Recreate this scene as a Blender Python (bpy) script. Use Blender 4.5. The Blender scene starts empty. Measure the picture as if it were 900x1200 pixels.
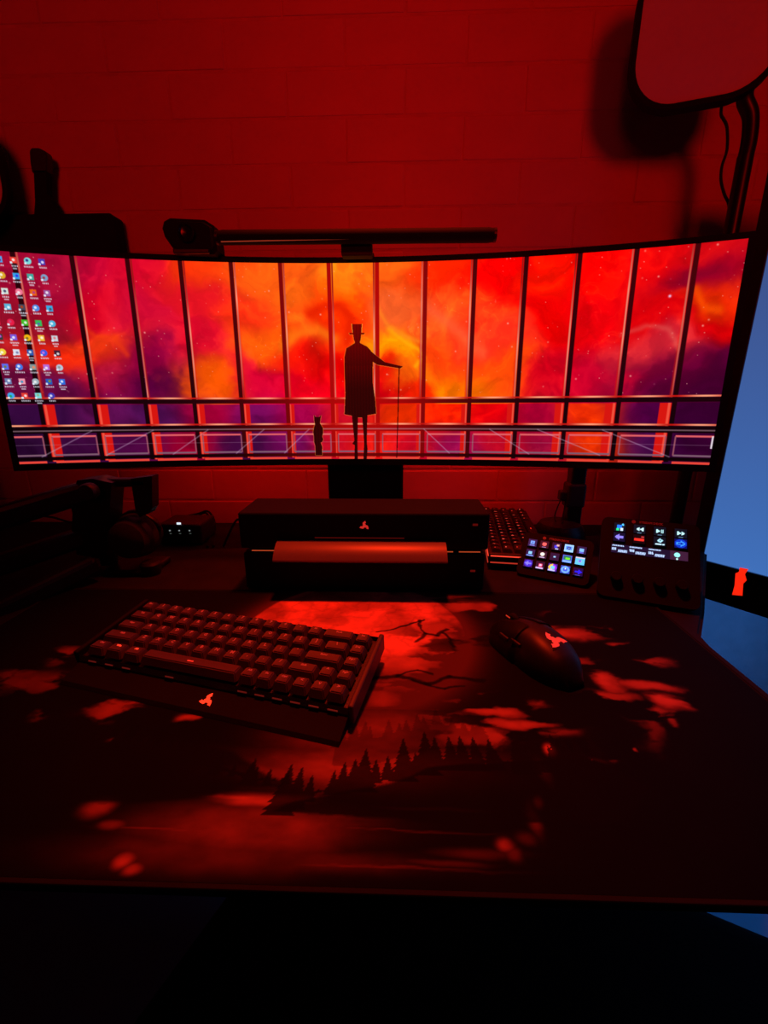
import bpy, bmesh, math, random
import numpy as np
from mathutils import Vector, Matrix
random.seed(7)
C = bpy.context.scene.collection
PI = math.pi
LIFT = 0.74                     # the desk top is authored at z = 0; everything is lifted by this at the end

# ------------------------------------------------------------------ camera
F, PITCH, YAW, ROLL, CH = 503.5, .2752, -.0308, -.004, .3017
f_ = Vector((math.sin(YAW)*math.cos(PITCH), math.cos(YAW)*math.cos(PITCH), -math.sin(PITCH)))
r_ = Vector((math.cos(YAW), -math.sin(YAW), 0)); u_ = r_.cross(f_)
cr, sr = math.cos(ROLL), math.sin(ROLL)
r_, u_ = r_*cr+u_*sr, u_*cr-r_*sr
cd = bpy.data.cameras.new('camera'); cam = bpy.data.objects.new('camera', cd); C.objects.link(cam)
cd.sensor_fit = 'VERTICAL'; cd.sensor_height = 24; cd.lens = 24*F/1200; cd.clip_start = .01
M = Matrix((r_, u_, -f_)).transposed().to_4x4(); M.translation = Vector((0, 0, CH)); cam.matrix_world = M
bpy.context.scene.camera = cam

def at(px, py, y):              # point at depth y seen along a sight line
    d = (px-450)/F*r_ + (600-py)/F*u_ + f_
    return Vector((0, 0, CH)) + d*(y/d.y)
def on(px, py, z=0.):           # point at height z seen along a sight line
    d = (px-450)/F*r_ + (600-py)/F*u_ + f_
    return Vector((0, 0, CH)) + d*((z-CH)/d.z)

# ------------------------------------------------------------------ world, exposure
w = bpy.data.worlds.new('world'); bpy.context.scene.world = w; w.use_nodes = True
w.node_tree.nodes['Background'].inputs[0].default_value = (.004, .001, .001, 1)
w.node_tree.nodes['Background'].inputs[1].default_value = 1
vs = bpy.context.scene.view_settings
vs.view_transform = 'Standard'; vs.look = 'None'; vs.exposure = 0; vs.gamma = 1; vs.use_curve_mapping = False

# ------------------------------------------------------------------ lamps
RED = (1, .008, .002)
def aim(o, target):
    o.rotation_euler = (Vector(target)-o.location).to_track_quat('-Z', 'Y').to_euler()
def spot(name, loc, target, power, size, radius, color=RED, blend=.6):
    l = bpy.data.lights.new(name, 'SPOT'); l.energy = power; l.color = color
    l.spot_size = size; l.spot_blend = blend; l.shadow_soft_size = radius
    o = bpy.data.objects.new(name, l); C.objects.link(o); o.location = loc; aim(o, target); return o
def area(name, loc, target, power, sx, sy, color=RED, spread=PI):
    l = bpy.data.lights.new(name, 'AREA'); l.shape = 'RECTANGLE'; l.size = sx; l.size_y = sy
    l.energy = power; l.color = color; l.spread = spread
    o = bpy.data.objects.new(name, l); C.objects.link(o); o.location = loc; aim(o, target); return o
spot('red_lamp', (.60, -.9, .95), (.42, 1, .88), 32, .94, .22, blend=.8)
spot('red_lamp', (-.45, -.9, .95), (-.42, 1, .88), 28, .94, .30, blend=.8)
spot('added_mat_spot', (-.02, .79, 1.60), (0, .55, 0), 122, .74, .06, color=(1, .028, .004), blend=.9)  # unseen overhead spot added to brighten the mat, its cone kept narrow
area('monitor_back_lamp', (-.07, .885, .30), (-.07, 1, .24), 1.25, .9, .08)
area('added_blue_fill', (.80, .66, -.12), (.86, .92, -.62), 2.4, .30, .04, color=(.012, .20, .85), spread=2.8)  # unseen blue source added to wash the wall and floor below the display
area('light_bar_lamp', (-.07, .765, .524), (-.07, .50, 0), .3, .42, .012)

# ------------------------------------------------------------------ materials
def lin(r, g, b): return tuple(((c/255)/12.92 if c/255 <= .04045 else ((c/255+.055)/1.055)**2.4) for c in (r, g, b))
def mat(name, col, rough=.5, metal=0, bump=0, bscale=300, var=0, vscale=20, spec=.5, coat=0):
    m = bpy.data.materials.new(name); m.use_nodes = True; nt = m.node_tree; b = nt.nodes['Principled BSDF']
    b.inputs['Base Color'].default_value = (*col, 1); b.inputs['Roughness'].default_value = rough
    b.inputs['Metallic'].default_value = metal; b.inputs['Specular IOR Level'].default_value = spec
    b.inputs['Coat Weight'].default_value = coat
    tc = nt.nodes.new('ShaderNodeTexCoord')
    if bump:
        n = nt.nodes.new('ShaderNodeTexNoise'); n.inputs['Scale'].default_value = bscale; n.inputs['Detail'].default_value = 4
        bp = nt.nodes.new('ShaderNodeBump'); bp.inputs['Strength'].default_value = bump; bp.inputs['Distance'].default_value = .002
        nt.links.new(tc.outputs['Object'], n.inputs['Vector']); nt.links.new(n.outputs['Fac'], bp.inputs['Height'])
        nt.links.new(bp.outputs['Normal'], b.inputs['Normal'])
    n = nt.nodes.new('ShaderNodeTexNoise'); n.inputs['Scale'].default_value = vscale; n.inputs['Detail'].default_value = 5
    rp = nt.nodes.new('ShaderNodeValToRGB'); k = var
    rp.color_ramp.elements[0].position = .3; rp.color_ramp.elements[1].position = .7
    rp.color_ramp.elements[0].color = (*[c*(1-k) for c in col], 1); rp.color_ramp.elements[1].color = (*[min(1, c*(1+k)) for c in col], 1)
    nt.links.new(tc.outputs['Object'], n.inputs['Vector']); nt.links.new(n.outputs['Fac'], rp.inputs['Fac'])
    nt.links.new(rp.outputs['Color'], b.inputs['Base Color'])
    return m
def glow(name, col, s=1.):
    m = bpy.data.materials.new(name); m.use_nodes = True; nt = m.node_tree; b = nt.nodes['Principled BSDF']
    b.inputs['Base Color'].default_value = (.01, .01, .01, 1); b.inputs['Roughness'].default_value = .35
    b.inputs['Emission Color'].default_value = (*col, 1); b.inputs['Emission Strength'].default_value = s
    return m
def attr_glow(name, s=1., rough=.35, spec=.2):
    m = bpy.data.materials.new(name); m.use_nodes = True; nt = m.node_tree; b = nt.nodes['Principled BSDF']
    b.inputs['Base Color'].default_value = (.004, .004, .004, 1); b.inputs['Roughness'].default_value = rough; b.inputs['Specular IOR Level'].default_value = spec
    a = nt.nodes.new('ShaderNodeAttribute'); a.attribute_name = 'Col'
    nt.links.new(a.outputs['Color'], b.inputs['Emission Color']); b.inputs['Emission Strength'].default_value = s
    return m
BLACK = mat('black_plastic', (.012, .012, .012), .45, bump=.15, bscale=600, var=.2)
MATTE = mat('matte_black', (.0045, .0045, .0045), .8, bump=.1, var=.2, spec=.2)
GLOSS = mat('gloss_black', (.008, .008, .008), .12, var=.1)
METAL = mat('black_metal', (.02, .02, .02), .35, metal=.6, var=.2)
RUBBER = mat('black_rubber', (.01, .01, .01), .9, bump=.3, var=.2, spec=.2)
KEYCAP = mat('keycap_plastic', (.066, .045, .042), .55, bump=.1, bscale=900, var=.1)
KEYCAP_DARK = mat('dark_keycap_plastic', (.015, .014, .014), .5, var=.1)
WALL = mat('painted_brick', (.60, .20, .17), .75, bump=.35, bscale=60, var=.07, vscale=9)
JOINT = mat('painted_mortar', (.57, .19, .16), .85, bump=.4, bscale=90, var=.1)
PLASTER = mat('plaster', (.6, .58, .56), .85, bump=.1, bscale=60, var=.04)
FLOOR = mat('grey_floor', (.20, .20, .20), .55, bump=.1, var=.06, vscale=4)
DESK = mat('dark_desk_top', (.012, .011, .011), .8, bump=.2, bscale=400, var=.25, vscale=30, spec=.15)
PANEL = mat('opal_panel', (.55, .53, .52), .55, var=.03)
G_RED = glow('red_backlight', (1, .025, .012), 1.3)
G_RED_DIM = glow('dim_red_backlight', (1, .03, .015), .5)
G_RED_HOT = glow('hot_red_light', (1, .035, .012), 1.6)
G_STRIP = glow('red_light_strip', (1, .05, .02), .55)
G_ORANGE = glow('amber_light_line', (1, .12, .03), .42)
G_GREEN = glow('green_indicator', lin(70, 190, 130), 1)
G_WHITE = glow('white_indicator', (.75, .85, 1), 1.1)
G_WHITE_DIM = glow('dim_white_indicator', (.5, .55, .55), .4)
G_MARK = glow('dull_red_mark', (1, .03, .02), .09)
G_PALE = glow('pale_legend', lin(210, 225, 255), 1)
SCREEN = attr_glow('screen_picture'); ICON = attr_glow('lit_icon', 1.35)

# ------------------------------------------------------------------ object helpers
def thing(name, label, cat, loc=(0, 0, 0), rot=(0, 0, 0), group=None):
    o = bpy.data.objects.new(name, None); C.objects.link(o); o.empty_display_size = .05
    o.location = loc; o.rotation_euler = rot; o['label'] = label; o['category'] = cat
    if group: o['group'] = group
    o.matrix_basis = Matrix.Translation(Vector(loc)) @ Matrix.Rotation(rot[2], 4, 'Z') @ Matrix.Rotation(rot[1], 4, 'Y') @ Matrix.Rotation(rot[0], 4, 'X')
    return o
def wmat(o):
    m = o.matrix_basis.copy()
    while o.parent: o = o.parent; m = o.matrix_basis @ m
    return m
def obj(name, bm, m, parent=None, world=False, label=None, kind=None, smooth=False, loc=None):
    me = bpy.data.meshes.new(name)
    if isinstance(bm, bmesh.types.BMesh):
        if world and parent is not None: bm.transform(wmat(parent).inverted())
        bmesh.ops.recalc_face_normals(bm, faces=bm.faces)
        bm.to_mesh(me); bm.free()
    else: me = bm
    me.materials.append(m) if not me.materials else None
    if smooth:
        me.polygons.foreach_set('use_smooth', [True]*len(me.polygons))
        try: me.set_sharp_from_angle(angle=.6)
        except Exception: pass
    o = bpy.data.objects.new(name, me); C.objects.link(o)
    if parent is not None: o.parent = parent
    if loc is not None: o.location = loc
    if label: o['label'] = label
    if kind: o['kind'] = kind
    return o
def box(bm, c, s, bev=0, rot=None, seg=2):
    t = bmesh.new(); bmesh.ops.create_cube(t, size=1)
    bmesh.ops.scale(t, vec=s, verts=t.verts)
    if bev: bmesh.ops.bevel(t, geom=t.edges[:], offset=bev, segments=seg, affect='EDGES', profile=.5)
    if rot is not None: bmesh.ops.transform(t, matrix=rot if len(rot) == 4 else rot.to_4x4(), verts=t.verts)
    bmesh.ops.translate(t, vec=c, verts=t.verts); join(bm, t)
def join(bm, t):
    me = bpy.data.meshes.new('tmp'); t.to_mesh(me); t.free(); bm.from_mesh(me); bpy.data.meshes.remove(me)
def B(*a, **k): bm = bmesh.new(); box(bm, *a, **k); return bm
def tube(bm, pts, rad, seg=10, cap=True, smoothn=0):
    pts = [Vector(p) for p in pts]
    if smoothn:                                                  # Catmull-Rom
        q = []
        P = [pts[0]*2-pts[1]]+pts+[pts[-1]*2-pts[-2]]
        for i in range(1, len(P)-2):
            for k in range(smoothn):
                t = k/smoothn
                q.append(.5*((2*P[i])+(P[i+1]-P[i-1])*t+(2*P[i-1]-5*P[i]+4*P[i+1]-P[i+2])*t*t+(3*P[i]-P[i-1]-3*P[i+1]+P[i+2])*t**3))
        q.append(pts[-1]); pts = q
    n = len(pts); rad = rad if isinstance(rad, (list, tuple)) else [rad]*n
    rings = []; up = None
    for i, p in enumerate(pts):
        d = (pts[min(i+1, n-1)]-pts[max(i-1, 0)]).normalized()
        if up is None: up = d.orthogonal().normalized()
        a = (up-d*up.dot(d)).normalized(); up = a; b = d.cross(a)
        rings.append([bm.verts.new(p+(a*math.cos(2*PI*k/seg)+b*math.sin(2*PI*k/seg))*rad[i]) for k in range(seg)])
    for i in range(n-1):
        for k in range(seg):
            bm.faces.new((rings[i][k], rings[i][(k+1) % seg], rings[i+1][(k+1) % seg], rings[i+1][k]))
    if cap: bm.faces.new(rings[0]); bm.faces.new(rings[-1][::-1])
    return bm
def T(*a, **k): return tube(bmesh.new(), *a, **k)
def lathe(bm, prof, loc=(0, 0, 0), rot=None, seg=32):
    t = bmesh.new(); rings = []
    for r, z in prof: rings.append([t.verts.new((max(r, 1e-5)*math.cos(2*PI*k/seg), max(r, 1e-5)*math.sin(2*PI*k/seg), z)) for k in range(seg)])
    for i in range(len(rings)-1):
        for k in range(seg): t.faces.new((rings[i][k], rings[i][(k+1) % seg], rings[i+1][(k+1) % seg], rings[i+1][k]))
    t.faces.new(rings[0]); t.faces.new(rings[-1])
    if rot is not None: bmesh.ops.transform(t, matrix=rot.to_4x4(), verts=t.verts)
    bmesh.ops.translate(t, vec=loc, verts=t.verts); join(bm, t); return bm
def prism(bm, pts, h, axis=(0, 0, 1)):                            # a closed outline given extruded along a vector
    h = Vector(axis)*h; a = [bm.verts.new(Vector(p)) for p in pts]; b = [bm.verts.new(Vector(p)+h) for p in pts]
    n = len(a); bm.faces.new(a[::-1]); bm.faces.new(b)
    for i in range(n): bm.faces.new((a[i], a[(i+1) % n], b[(i+1) % n], b[i]))
    return bm
def rrect(w, h, r, n=6):
    o = []
    for cx, cy, a0 in ((w/2-r, h/2-r, 0), (-w/2+r, h/2-r, 90), (-w/2+r, -h/2+r, 180), (w/2-r, -h/2+r, 270)):
        for k in range(n+1): a = math.radians(a0+90*k/n); o.append((cx+r*math.cos(a), cy+r*math.sin(a)))
    return o
def beam(bm, a, b, wd, th, bev=.004):                            # a rounded bar from a to b; wd across, th up
    a, b = Vector(a), Vector(b); d = (b-a); L = d.length; d.normalize()
    s = Vector((0, 0, 1)).cross(d); s = s.normalized() if s.length > .01 else Vector((1, 0, 0)); u = d.cross(s)
    R = Matrix((d, s, u)).transposed(); box(bm, (a+b)/2, (L, wd, th), bev, R)
    return bm
def emblem_bm(size, th=.0006):                                   # three curling serpent arms meeting in a knot
    bm = bmesh.new()
    base = [(0, -.10), (.30, .05), (.34, .30), (.22, .44), (.32, .56), (.52, .60), (.46, .84), (.50, 1.05), (.22, .98), (.02, .86), (-.22, .70), (-.28, .46), (-.20, .30), (-.26, .10)]
    for k in range(3):
        a = 2*PI*k/3+.25; ca, sa = math.cos(a), math.sin(a)
        prism(bm, [((x*ca-y*sa)*size, (x*sa+y*ca)*size, 0) for x, y in base], th)
    lathe(bm, [(.26*size, 0), (.26*size, th)], seg=12)
    return bm
textcache = {}
def text(name, s, size, m, parent, loc, rot=(0, 0, 0), align='CENTER', label=None):
    k = (s, round(size, 5), m.name)
    if k not in textcache:
        cu = bpy.data.curves.new(name, 'FONT'); cu.body = s; cu.size = size; cu.align_x = align; cu.align_y = 'CENTER'; cu.resolution_u = 1
        cu.extrude = .00008; cu.offset = size*.035
        t = bpy.data.objects.new('tmp', cu); me = bpy.data.meshes.new_from_object(t); me.name = name; bpy.data.objects.remove(t); bpy.data.curves.remove(cu)
        me.materials.clear(); me.materials.append(m); textcache[k] = me
    o = bpy.data.objects.new(name, textcache[k]); C.objects.link(o); o.parent = parent; o.location = loc; o.rotation_euler = rot
    if label: o['label'] = label
    return o
def grid_mesh(name, X, Y, Z, col):
    ny, nx = X.shape; me = bpy.data.meshes.new(name)
    co = np.stack([X, Y, Z], -1).reshape(-1, 3).astype(np.float32)
    i = np.arange((ny-1)*(nx-1)); r = i//(nx-1); c = i % (nx-1); v = r*nx+c
    q = np.stack([v, v+1, v+nx+1, v+nx], 1).astype(np.int32)
    me.vertices.add(len(co)); me.vertices.foreach_set('co', co.ravel())
    me.loops.add(q.size); me.loops.foreach_set('vertex_index', q.ravel())
    me.polygons.add(len(q)); me.polygons.foreach_set('loop_start', np.arange(0, q.size, 4, dtype=np.int32))
    me.update(calc_edges=True)
    a = me.color_attributes.new('Col', 'FLOAT_COLOR', 'POINT')
    a.data.foreach_set('color', np.concatenate([col.reshape(-1, 3), np.ones((nx*ny, 1))], 1).astype(np.float32).ravel())
    return me

# ------------------------------------------------------------------ numpy painting helpers
rng = np.random.default_rng(3)
def vnoise(x, y, seed):
    g = np.random.default_rng(seed).random((64, 64)); xi = np.floor(x).astype(int); yi = np.floor(y).astype(int)
    fx = x-xi; fy = y-yi; fx = fx*fx*(3-2*fx); fy = fy*fy*(3-2*fy)
    a = g[yi % 64, xi % 64]; b = g[yi % 64, (xi+1) % 64]; c = g[(yi+1) % 64, xi % 64]; d = g[(yi+1) % 64, (xi+1) % 64]
    return (a*(1-fx)+b*fx)*(1-fy)+(c*(1-fx)+d*fx)*fy
def fbm(x, y, seed, o=5):
    s = 0; a = .5; t = 0
    for k in range(o): s = s+a*vnoise(x*2**k+k*7.3, y*2**k+k*3.1, seed+k); t += a; a *= .5
    return s/t
def inside(X, Y, poly):
    r = np.zeros(X.shape, bool); n = len(poly); j = n-1
    xs = [p[0] for p in poly]; ys = [p[1] for p in poly]
    for i in range(n):
        if ys[i] != ys[j]:
            c = ((ys[i] > Y) != (ys[j] > Y)) & (X < (xs[j]-xs[i])*(Y-ys[i])/(ys[j]-ys[i])+xs[i]); r ^= c
        j = i
    return r
def s2l(a): a = a/255.; return np.where(a <= .04045, a/12.92, ((a+.055)/1.055)**2.4)

# ------------------------------------------------------------------ room
def struct(name, bm, m): return obj(name, bm, m, kind='structure')
FZ = -LIFT; CEIL = 1.76; WY = .987
struct('floor', B((.2, -.6, FZ-.05), (4.6, 3.4, .1)), FLOOR)
struct('ceiling', B((.2, -.6, CEIL+.05), (4.6, 3.4, .1)), PLASTER)
wb = struct('wall_back', B((.2, WY+.055, .51), (4.6, .1, 2.5)), JOINT)
struct('wall_left', B((-2.15, -.6, .51), (.1, 3.4, 2.5)), PLASTER)
struct('wall_right', B((2.55, -.6, .51), (.1, 3.4, 2.5)), PLASTER)
struct('wall_front', B((.2, -2.35, .51), (4.6, .1, 2.5)), PLASTER)
struct('baseboard_back', B((.2, WY-.005, FZ+.045), (4.5, .018, .09), .003), PLASTER)
BW, BH = .2245, .0755
meshes = []
for k in range(6):
    bm = B((0, 0, 0), (BW-.0035, .012, BH-.0045), .0018, seg=2)
    for v in bm.verts:
        v.co.x += random.uniform(-.0008, .0008); v.co.z += random.uniform(-.0007, .0007)
    me = bpy.data.meshes.new('brick'); bm.to_mesh(me); bm.free(); me.materials.append(WALL); meshes.append(me)
for row in range(-2, 17):
    z = .0492+BH*(row+.5)
    off = (.124-BW/2) if row % 2 else .124
    for c in range(-7, 6):
        x = off+BW*c
        o = bpy.data.objects.new('brick', random.choice(meshes)); C.objects.link(o); o.parent = wb
        o.location = (x, WY+.0096+random.uniform(-.0005, .0005), z)
        o.rotation_euler = (random.uniform(-.006, .006), random.uniform(-.002, .002), random.uniform(-.003, .003))

# ------------------------------------------------------------------ desk
dk = thing('desk', 'wide black desk with flared back corners standing against the red-lit brick wall', 'desk', (0, .55, FZ))
outline = [(-1.15, .972), (-1.15, .22), (-1.12, .187), (.345, .187), (.375, .195), (.387, .22), (.387, .47), (.392, .50), (.44, .565), (.70, .94), (.70, .972)]
bm = prism(bmesh.new(), [(x, y, -.028) for x, y in outline], .028)
bmesh.ops.recalc_face_normals(bm, faces=bm.faces)
bmesh.ops.bevel(bm, geom=[e for e in bm.edges if abs(e.verts[0].co.z-e.verts[1].co.z) < .001], offset=.005, segments=3, affect='EDGES')
for v in bm.verts:                   # the underside of the front edge is bevelled back
    if v.co.z < -.004 and v.co.y < .20: v.co.y += .9*-v.co.z
obj('desk_top', bm, DESK, dk, True)
for x in (-.95, .22):
    obj('leg', B((x, .60, (FZ-.028)/2), (.06, .09, -FZ-.028-.02), .006), METAL, dk, True)
    obj('foot', B((x, .58, FZ+.015), (.07, .68, .03), .008), METAL, dk, True)
obj('crossbar', B((-.365, .62, -.06), (1.12, .05, .04), .005), METAL, dk, True)

# ------------------------------------------------------------------ desk mat with its printed picture
mt = thing('desk_mat', 'large black desk mat printed with a red moon over a forest lake', 'desk mat', (-.08, .4, 0))
MX0, MX1, MY0, MY1 = -.53, .372, .191, .606
prof = [(x-.079, y+.3985) for x, y in rrect(MX1-MX0, MY1-MY0, .018)]
obj('base', prism(bmesh.new(), [(x, y, .0002) for x, y in prof], .0026), RUBBER, mt, True)
sp = bmesh.new(); pts = [Vector((x, y, .0027)) for x, y in prof]; tube(sp, pts+[pts[0]], .0008, 6, cap=False); obj('stitched_edge', sp, MATTE, mt, True)
nx, ny = 860, 400
gx = np.linspace(MX0+.003, MX1-.003, nx); gy = np.linspace(MY0+.003, MY1-.003, ny)
X, Y = np.meshgrid(gx, gy)
wx = (fbm(X*22, Y*30, 11)-.5); wy = (fbm(X*22, Y*30, 31)-.5)
Xw = X+wx*.030; Yw = Y+wy*.018
BL = '''.007,.586,.077,.018,.5;.029,.502,.056,.027,.55;.098,.557,.031,.013,.45;.006,.428,.039,.024,.6;.037,.454,.041,.015,.45;-.008,.364,.022,.015,.35;.174,.506,.033,.011,.5;.218,.492,.038,.009,.5;.263,.508,.028,.006,.25;.014,.387,.041,.014,.3;.1,.351,.025,.007,.55;.108,.335,.028,.006,.55;.074,.319,.027,.011,.5;.044,.331,.056,.025,.22;.07,.372,.031,.011,.25;-.281,.347,.027,.015,.4;-.386,.381,.045,.017,.22;-.386,.43,.014,.014,.3;-.417,.394,.024,.009,.2;-.342,.338,.013,.011,.18;-.323,.368,.007,.005,.35;-.188,.334,.013,.004,.5;.148,.362,.009,.007,.3;.14,.325,.02,.006,.25;.227,.396,.012,.017,.55;.215,.376,.022,.006,.45;.264,.39,.031,.006,.5;.268,.368,.015,.009,.6;.247,.353,.016,.009,.4;.264,.342,.007,.016,.3;.228,.346,.011,.027,.22;.293,.435,.021,.006,.35;.272,.471,.013,.005,.35;.179,.298,.007,.003,.3;.211,.309,.003,.002,.4;.213,.438,.019,.006,.35;.231,.54,.035,.008,.1;-.287,.475,.033,.011,.05'''
SM = '''-.026,.319,.062,.032,.26;-.017,.283,.078,.019,.4;-.093,.276,.042,.009,.28;-.099,.251,.032,.005,.5;-.113,.253,.026,.002,.5;-.099,.230,.067,.016,.3;-.122,.212,.080,.011,.16;-.047,.209,.062,.007,.12;-.255,.305,.003,.002,.4;-.221,.241,.009,.006,.5;-.200,.229,.008,.003,.3;-.177,.206,.006,.004,.6;-.168,.201,.005,.003,.5;.076,.223,.005,.004,.8;.080,.217,.005,.004,.35;.108,.255,.003,.0035,.65;.102,.243,.004,.011,.25;.092,.228,.006,.004,.2;.122,.282,.004,.010,.4;.135,.304,.004,.005,.7;.055,.217,.023,.003,.25;.032,.210,.022,.002,.2;.023,.248,.038,.0012,.15;-.014,.231,.060,.0007,.22;-.159,.227,.036,.001,.25;-.013,.206,.056,.001,.2'''
def blobs(s, X, Y, p=1):
    a = np.zeros(X.shape)
    for l in s.split(';'):
        x, y, sx, sy, k = map(float, l.split(',')); e = ((X-x)/max(sx, .001)/1.15)**2+((Y-y)/max(sy, .0007)/1.15)**2
        a = np.maximum(a, k*np.exp(-e**p))
    return a
rag = fbm(X*26+wx*2, Y*75+wy*2, 5, 6)
L = blobs(BL, X+wx*.055, Y+wy*.022, 1.6); L = L*np.clip((rag+L*.55-.52)/.16, 0, 1)*(.7+.5*fbm(X*60, Y*90, 66))
L = np.maximum(L, blobs(SM, X+wx*.012, Y+wy*.006, 1.3)*(.6+.8*fbm(X*60, Y*120, 9)))
# the moon with its grey seas
mr = np.hypot(X+.055, Y-.485)/.147
crater = fbm(X*28+wx*1.5, Y*28+wy*1.5, 21); ridge = np.abs(fbm(X*45, Y*45, 77)-.5)*2
n_e = fbm(X*20, Y*40, 909)-.5
disk = np.clip((1-mr)/.035, 0, 1)*(.58+.95*(crater-.40))*(1-.15*np.exp(-(ridge/.09)**2))
edge_fade = np.clip(1.1-((X+.0+n_e*.10)/.085).clip(0)*.8-((.46-Y+n_e*.03)/.06).clip(0)*.8, 0, 1)
L = np.maximum(L, disk*edge_fade*1.12)
halo = np.exp(-((mr-1).clip(0)/.12)**1.3)*.16*(Y > .35); L = np.maximum(L, halo)
dark = fbm(X*16+3, Y*34, 51); cl = np.clip((dark-.56)/.08, 0, 1)*np.exp(-(((X-.07)/.09)**2+((Y-.47)/.055)**2)); L *= 1-.85*cl
# bare twigs across the moon
def twig(pts, wd):
    global L
    for (x0, y0), (x1, y1) in zip(pts[:-1], pts[1:]):
        dx, dy = x1-x0, y1-y0; t = np.clip(((Xw-x0)*dx+(Yw-y0)*dy)/(dx*dx+dy*dy), 0, 1)
        d = np.hypot(Xw-x0-t*dx, Yw-y0-t*dy); L = L*(1-.85*np.exp(-(d/wd)**4))
twig([(-.03, .392), (.005, .402), (.033, .393), (.057, .405), (.085, .398)], .003); twig([(.005, .402), (.025, .413), (.04, .41)], .0015); twig([(.02, .396), (.05, .385), (.07, .388)], .0015)
twig([(.02, .47), (.035, .49), (.049, .482), (.064, .5)], .003); twig([(-.02, .49), (.01, .505), (.035, .52)], .0018); twig([(.03, .52), (.035, .49)], .0018); twig([(.07, .46), (.06, .49)], .003)
# shore and rows of firs
def firs(base, x0, x1, n, hmin, hmax, seed, depth, keep):
    global L
    R = random.Random(seed); xs = np.linspace(x0, x1, n)
    m = np.zeros(X.shape, bool)
    for x in xs:
        x = x+R.uniform(-.004, .004); b = base(x); h = R.uniform(hmin, hmax); wd = h*.30
        yy = (Y-b)/h; saw = 1-.35*((yy*6) % 1)
        m |= (yy > -.3) & (yy < 1) & (np.abs(X-x) < wd*(1-yy)*saw+.0004)
    bb = np.vectorize(base)(gx)[None, :]
    m |= (X > x0-.003) & (X < x1+.003) & (Y < bb+.004*vnoise(X*300, X*0, seed)) & (Y > bb-depth)
    L = np.where(m, L*keep+.004, L)
firs(lambda x: .318+.01*math.sin(x*40), -.05, .08, 14, .012, .026, 5, .025, .62)
firs(lambda x: .250+.05*((x+.086)/.12 if x < .03 else 1)*.8, -.084, .17, 26, .012, .036, 8, .0, .12)
Xq, Yq = X+wx*.02, Y+wy*.006
def soft(poly, keep, e=.0035):
    global L
    k = 0
    for dx in (-1, 0, 1):
        for dy in (-1, 0, 1): k = k+inside(Xq+dx*e, Yq+dy*e*.4, poly)/9.
    L = L*(1-k*(1-keep))+.002*k
soft([(-.088, .241), (-.078, .250), (-.05, .256), (-.02, .266), (.03, .285), (.10, .292), (.17, .295), (.20, .27), (.17, .242), (.05, .238)], .10, .002)
firs(lambda x: .268+.45*max(0, -.11-x)*.6, -.28, -.088, 18, .008, .02, 12, .0, .15)
soft([(-.088, .262), (-.088, .268), (-.115, .279), (-.14, .298), (-.2, .30), (-.25, .305), (-.32, .35), (-.36, .30), (-.33, .245), (-.19, .246), (-.145, .252), (-.13, .262)], .12, .003)
soft([(-.045, .237), (.14, .240), (.13, .205), (.0, .207), (-.03, .215)], .5, .012)
soft([(-.34, .25), (-.215, .25), (-.20, .235), (-.19, .20), (-.34, .19)], .75, .008)
L = L+.001+.004*fbm(X*30, Y*30, 4)
L = np.clip(L, 0, 1.)**1.25
art = np.stack([L*.86, L*.30+.001, L*.20+.001], -1)
me = grid_mesh('printed_picture', X, Y, np.full(X.shape, .0030), art)
PRINT = bpy.data.materials.new('printed_cloth'); PRINT.use_nodes = True; nt = PRINT.node_tree; b = nt.nodes['Principled BSDF']
a = nt.nodes.new('ShaderNodeAttribute'); a.attribute_name = 'Col'; nt.links.new(a.outputs['Color'], b.inputs['Base Color'])
b.inputs['Roughness'].default_value = .85; b.inputs['Specular IOR Level'].default_value = .12
o = obj('printed_picture', me, PRINT, mt); o.location = -mt.location

# ------------------------------------------------------------------ curved monitor
W_, H_, R_ = 1.193, .336, 2.0199; MXc, MYc, MZc, TILT = -.0694, .8113, .1773, .0395
def mon(s, v, d=0.):            # s -.5...5 along the arc, v 0..1 up, d metres behind the screen surface
    a = s*W_/R_; x = (R_+d)*math.sin(a); y = -R_+(R_+d)*math.cos(a); z = v*H_
    return Vector((MXc+x, MYc+y*math.cos(TILT)+z*math.sin(TILT), MZc+z*math.cos(TILT)-y*math.sin(TILT)))
mo = thing('monitor', 'very wide curved monitor on its stand showing a red nebula behind tall windows', 'monitor', (MXc, MYc+.06, 0))
def curved_slab(s0, s1, v0, v1, d0, d1, n=48):
    bm = bmesh.new(); R = []
    for i in range(n+1):
        s = s0+(s1-s0)*i/n; R.append([bm.verts.new(mon(s, v, d)) for v, d in ((v0, d0), (v1, d0), (v1, d1), (v0, d1))])
    for i in range(n):
        for k in range(4): bm.faces.new((R[i][k], R[i+1][k], R[i+1][(k+1) % 4], R[i][(k+1) % 4]))
    bm.faces.new(R[0]); bm.faces.new(R[-1][::-1]); return bm
BZ = .0095/W_; BT = .0085/H_; BB = .0115/H_
obj('housing', curved_slab(-.5-BZ, .5+BZ, -BB, 1+BT, .002, .030), MATTE, mo, True)
obj('rear_shell', curved_slab(-.3, .3, .12, .88, .030, .055), BLACK, mo, True)
obj('bezel', curved_slab(-.5-BZ, .5+BZ, 1, 1+BT, -.002, .002), MATTE, mo, True)
obj('bezel', curved_slab(-.5-BZ, .5+BZ, -BB, 0, -.002, .002), MATTE, mo, True)
obj('bezel', curved_slab(-.5-BZ, -.5, 0, 1, -.002, .002, 2), MATTE, mo, True)
obj('bezel', curved_slab(.5, .5+BZ, 0, 1, -.002, .002, 2), MATTE, mo, True)
NXs, NYs = 1500, 420
S, Tt = np.meshgrid(np.linspace(0, 1, NXs), np.linspace(0, 1, NYs))
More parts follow.
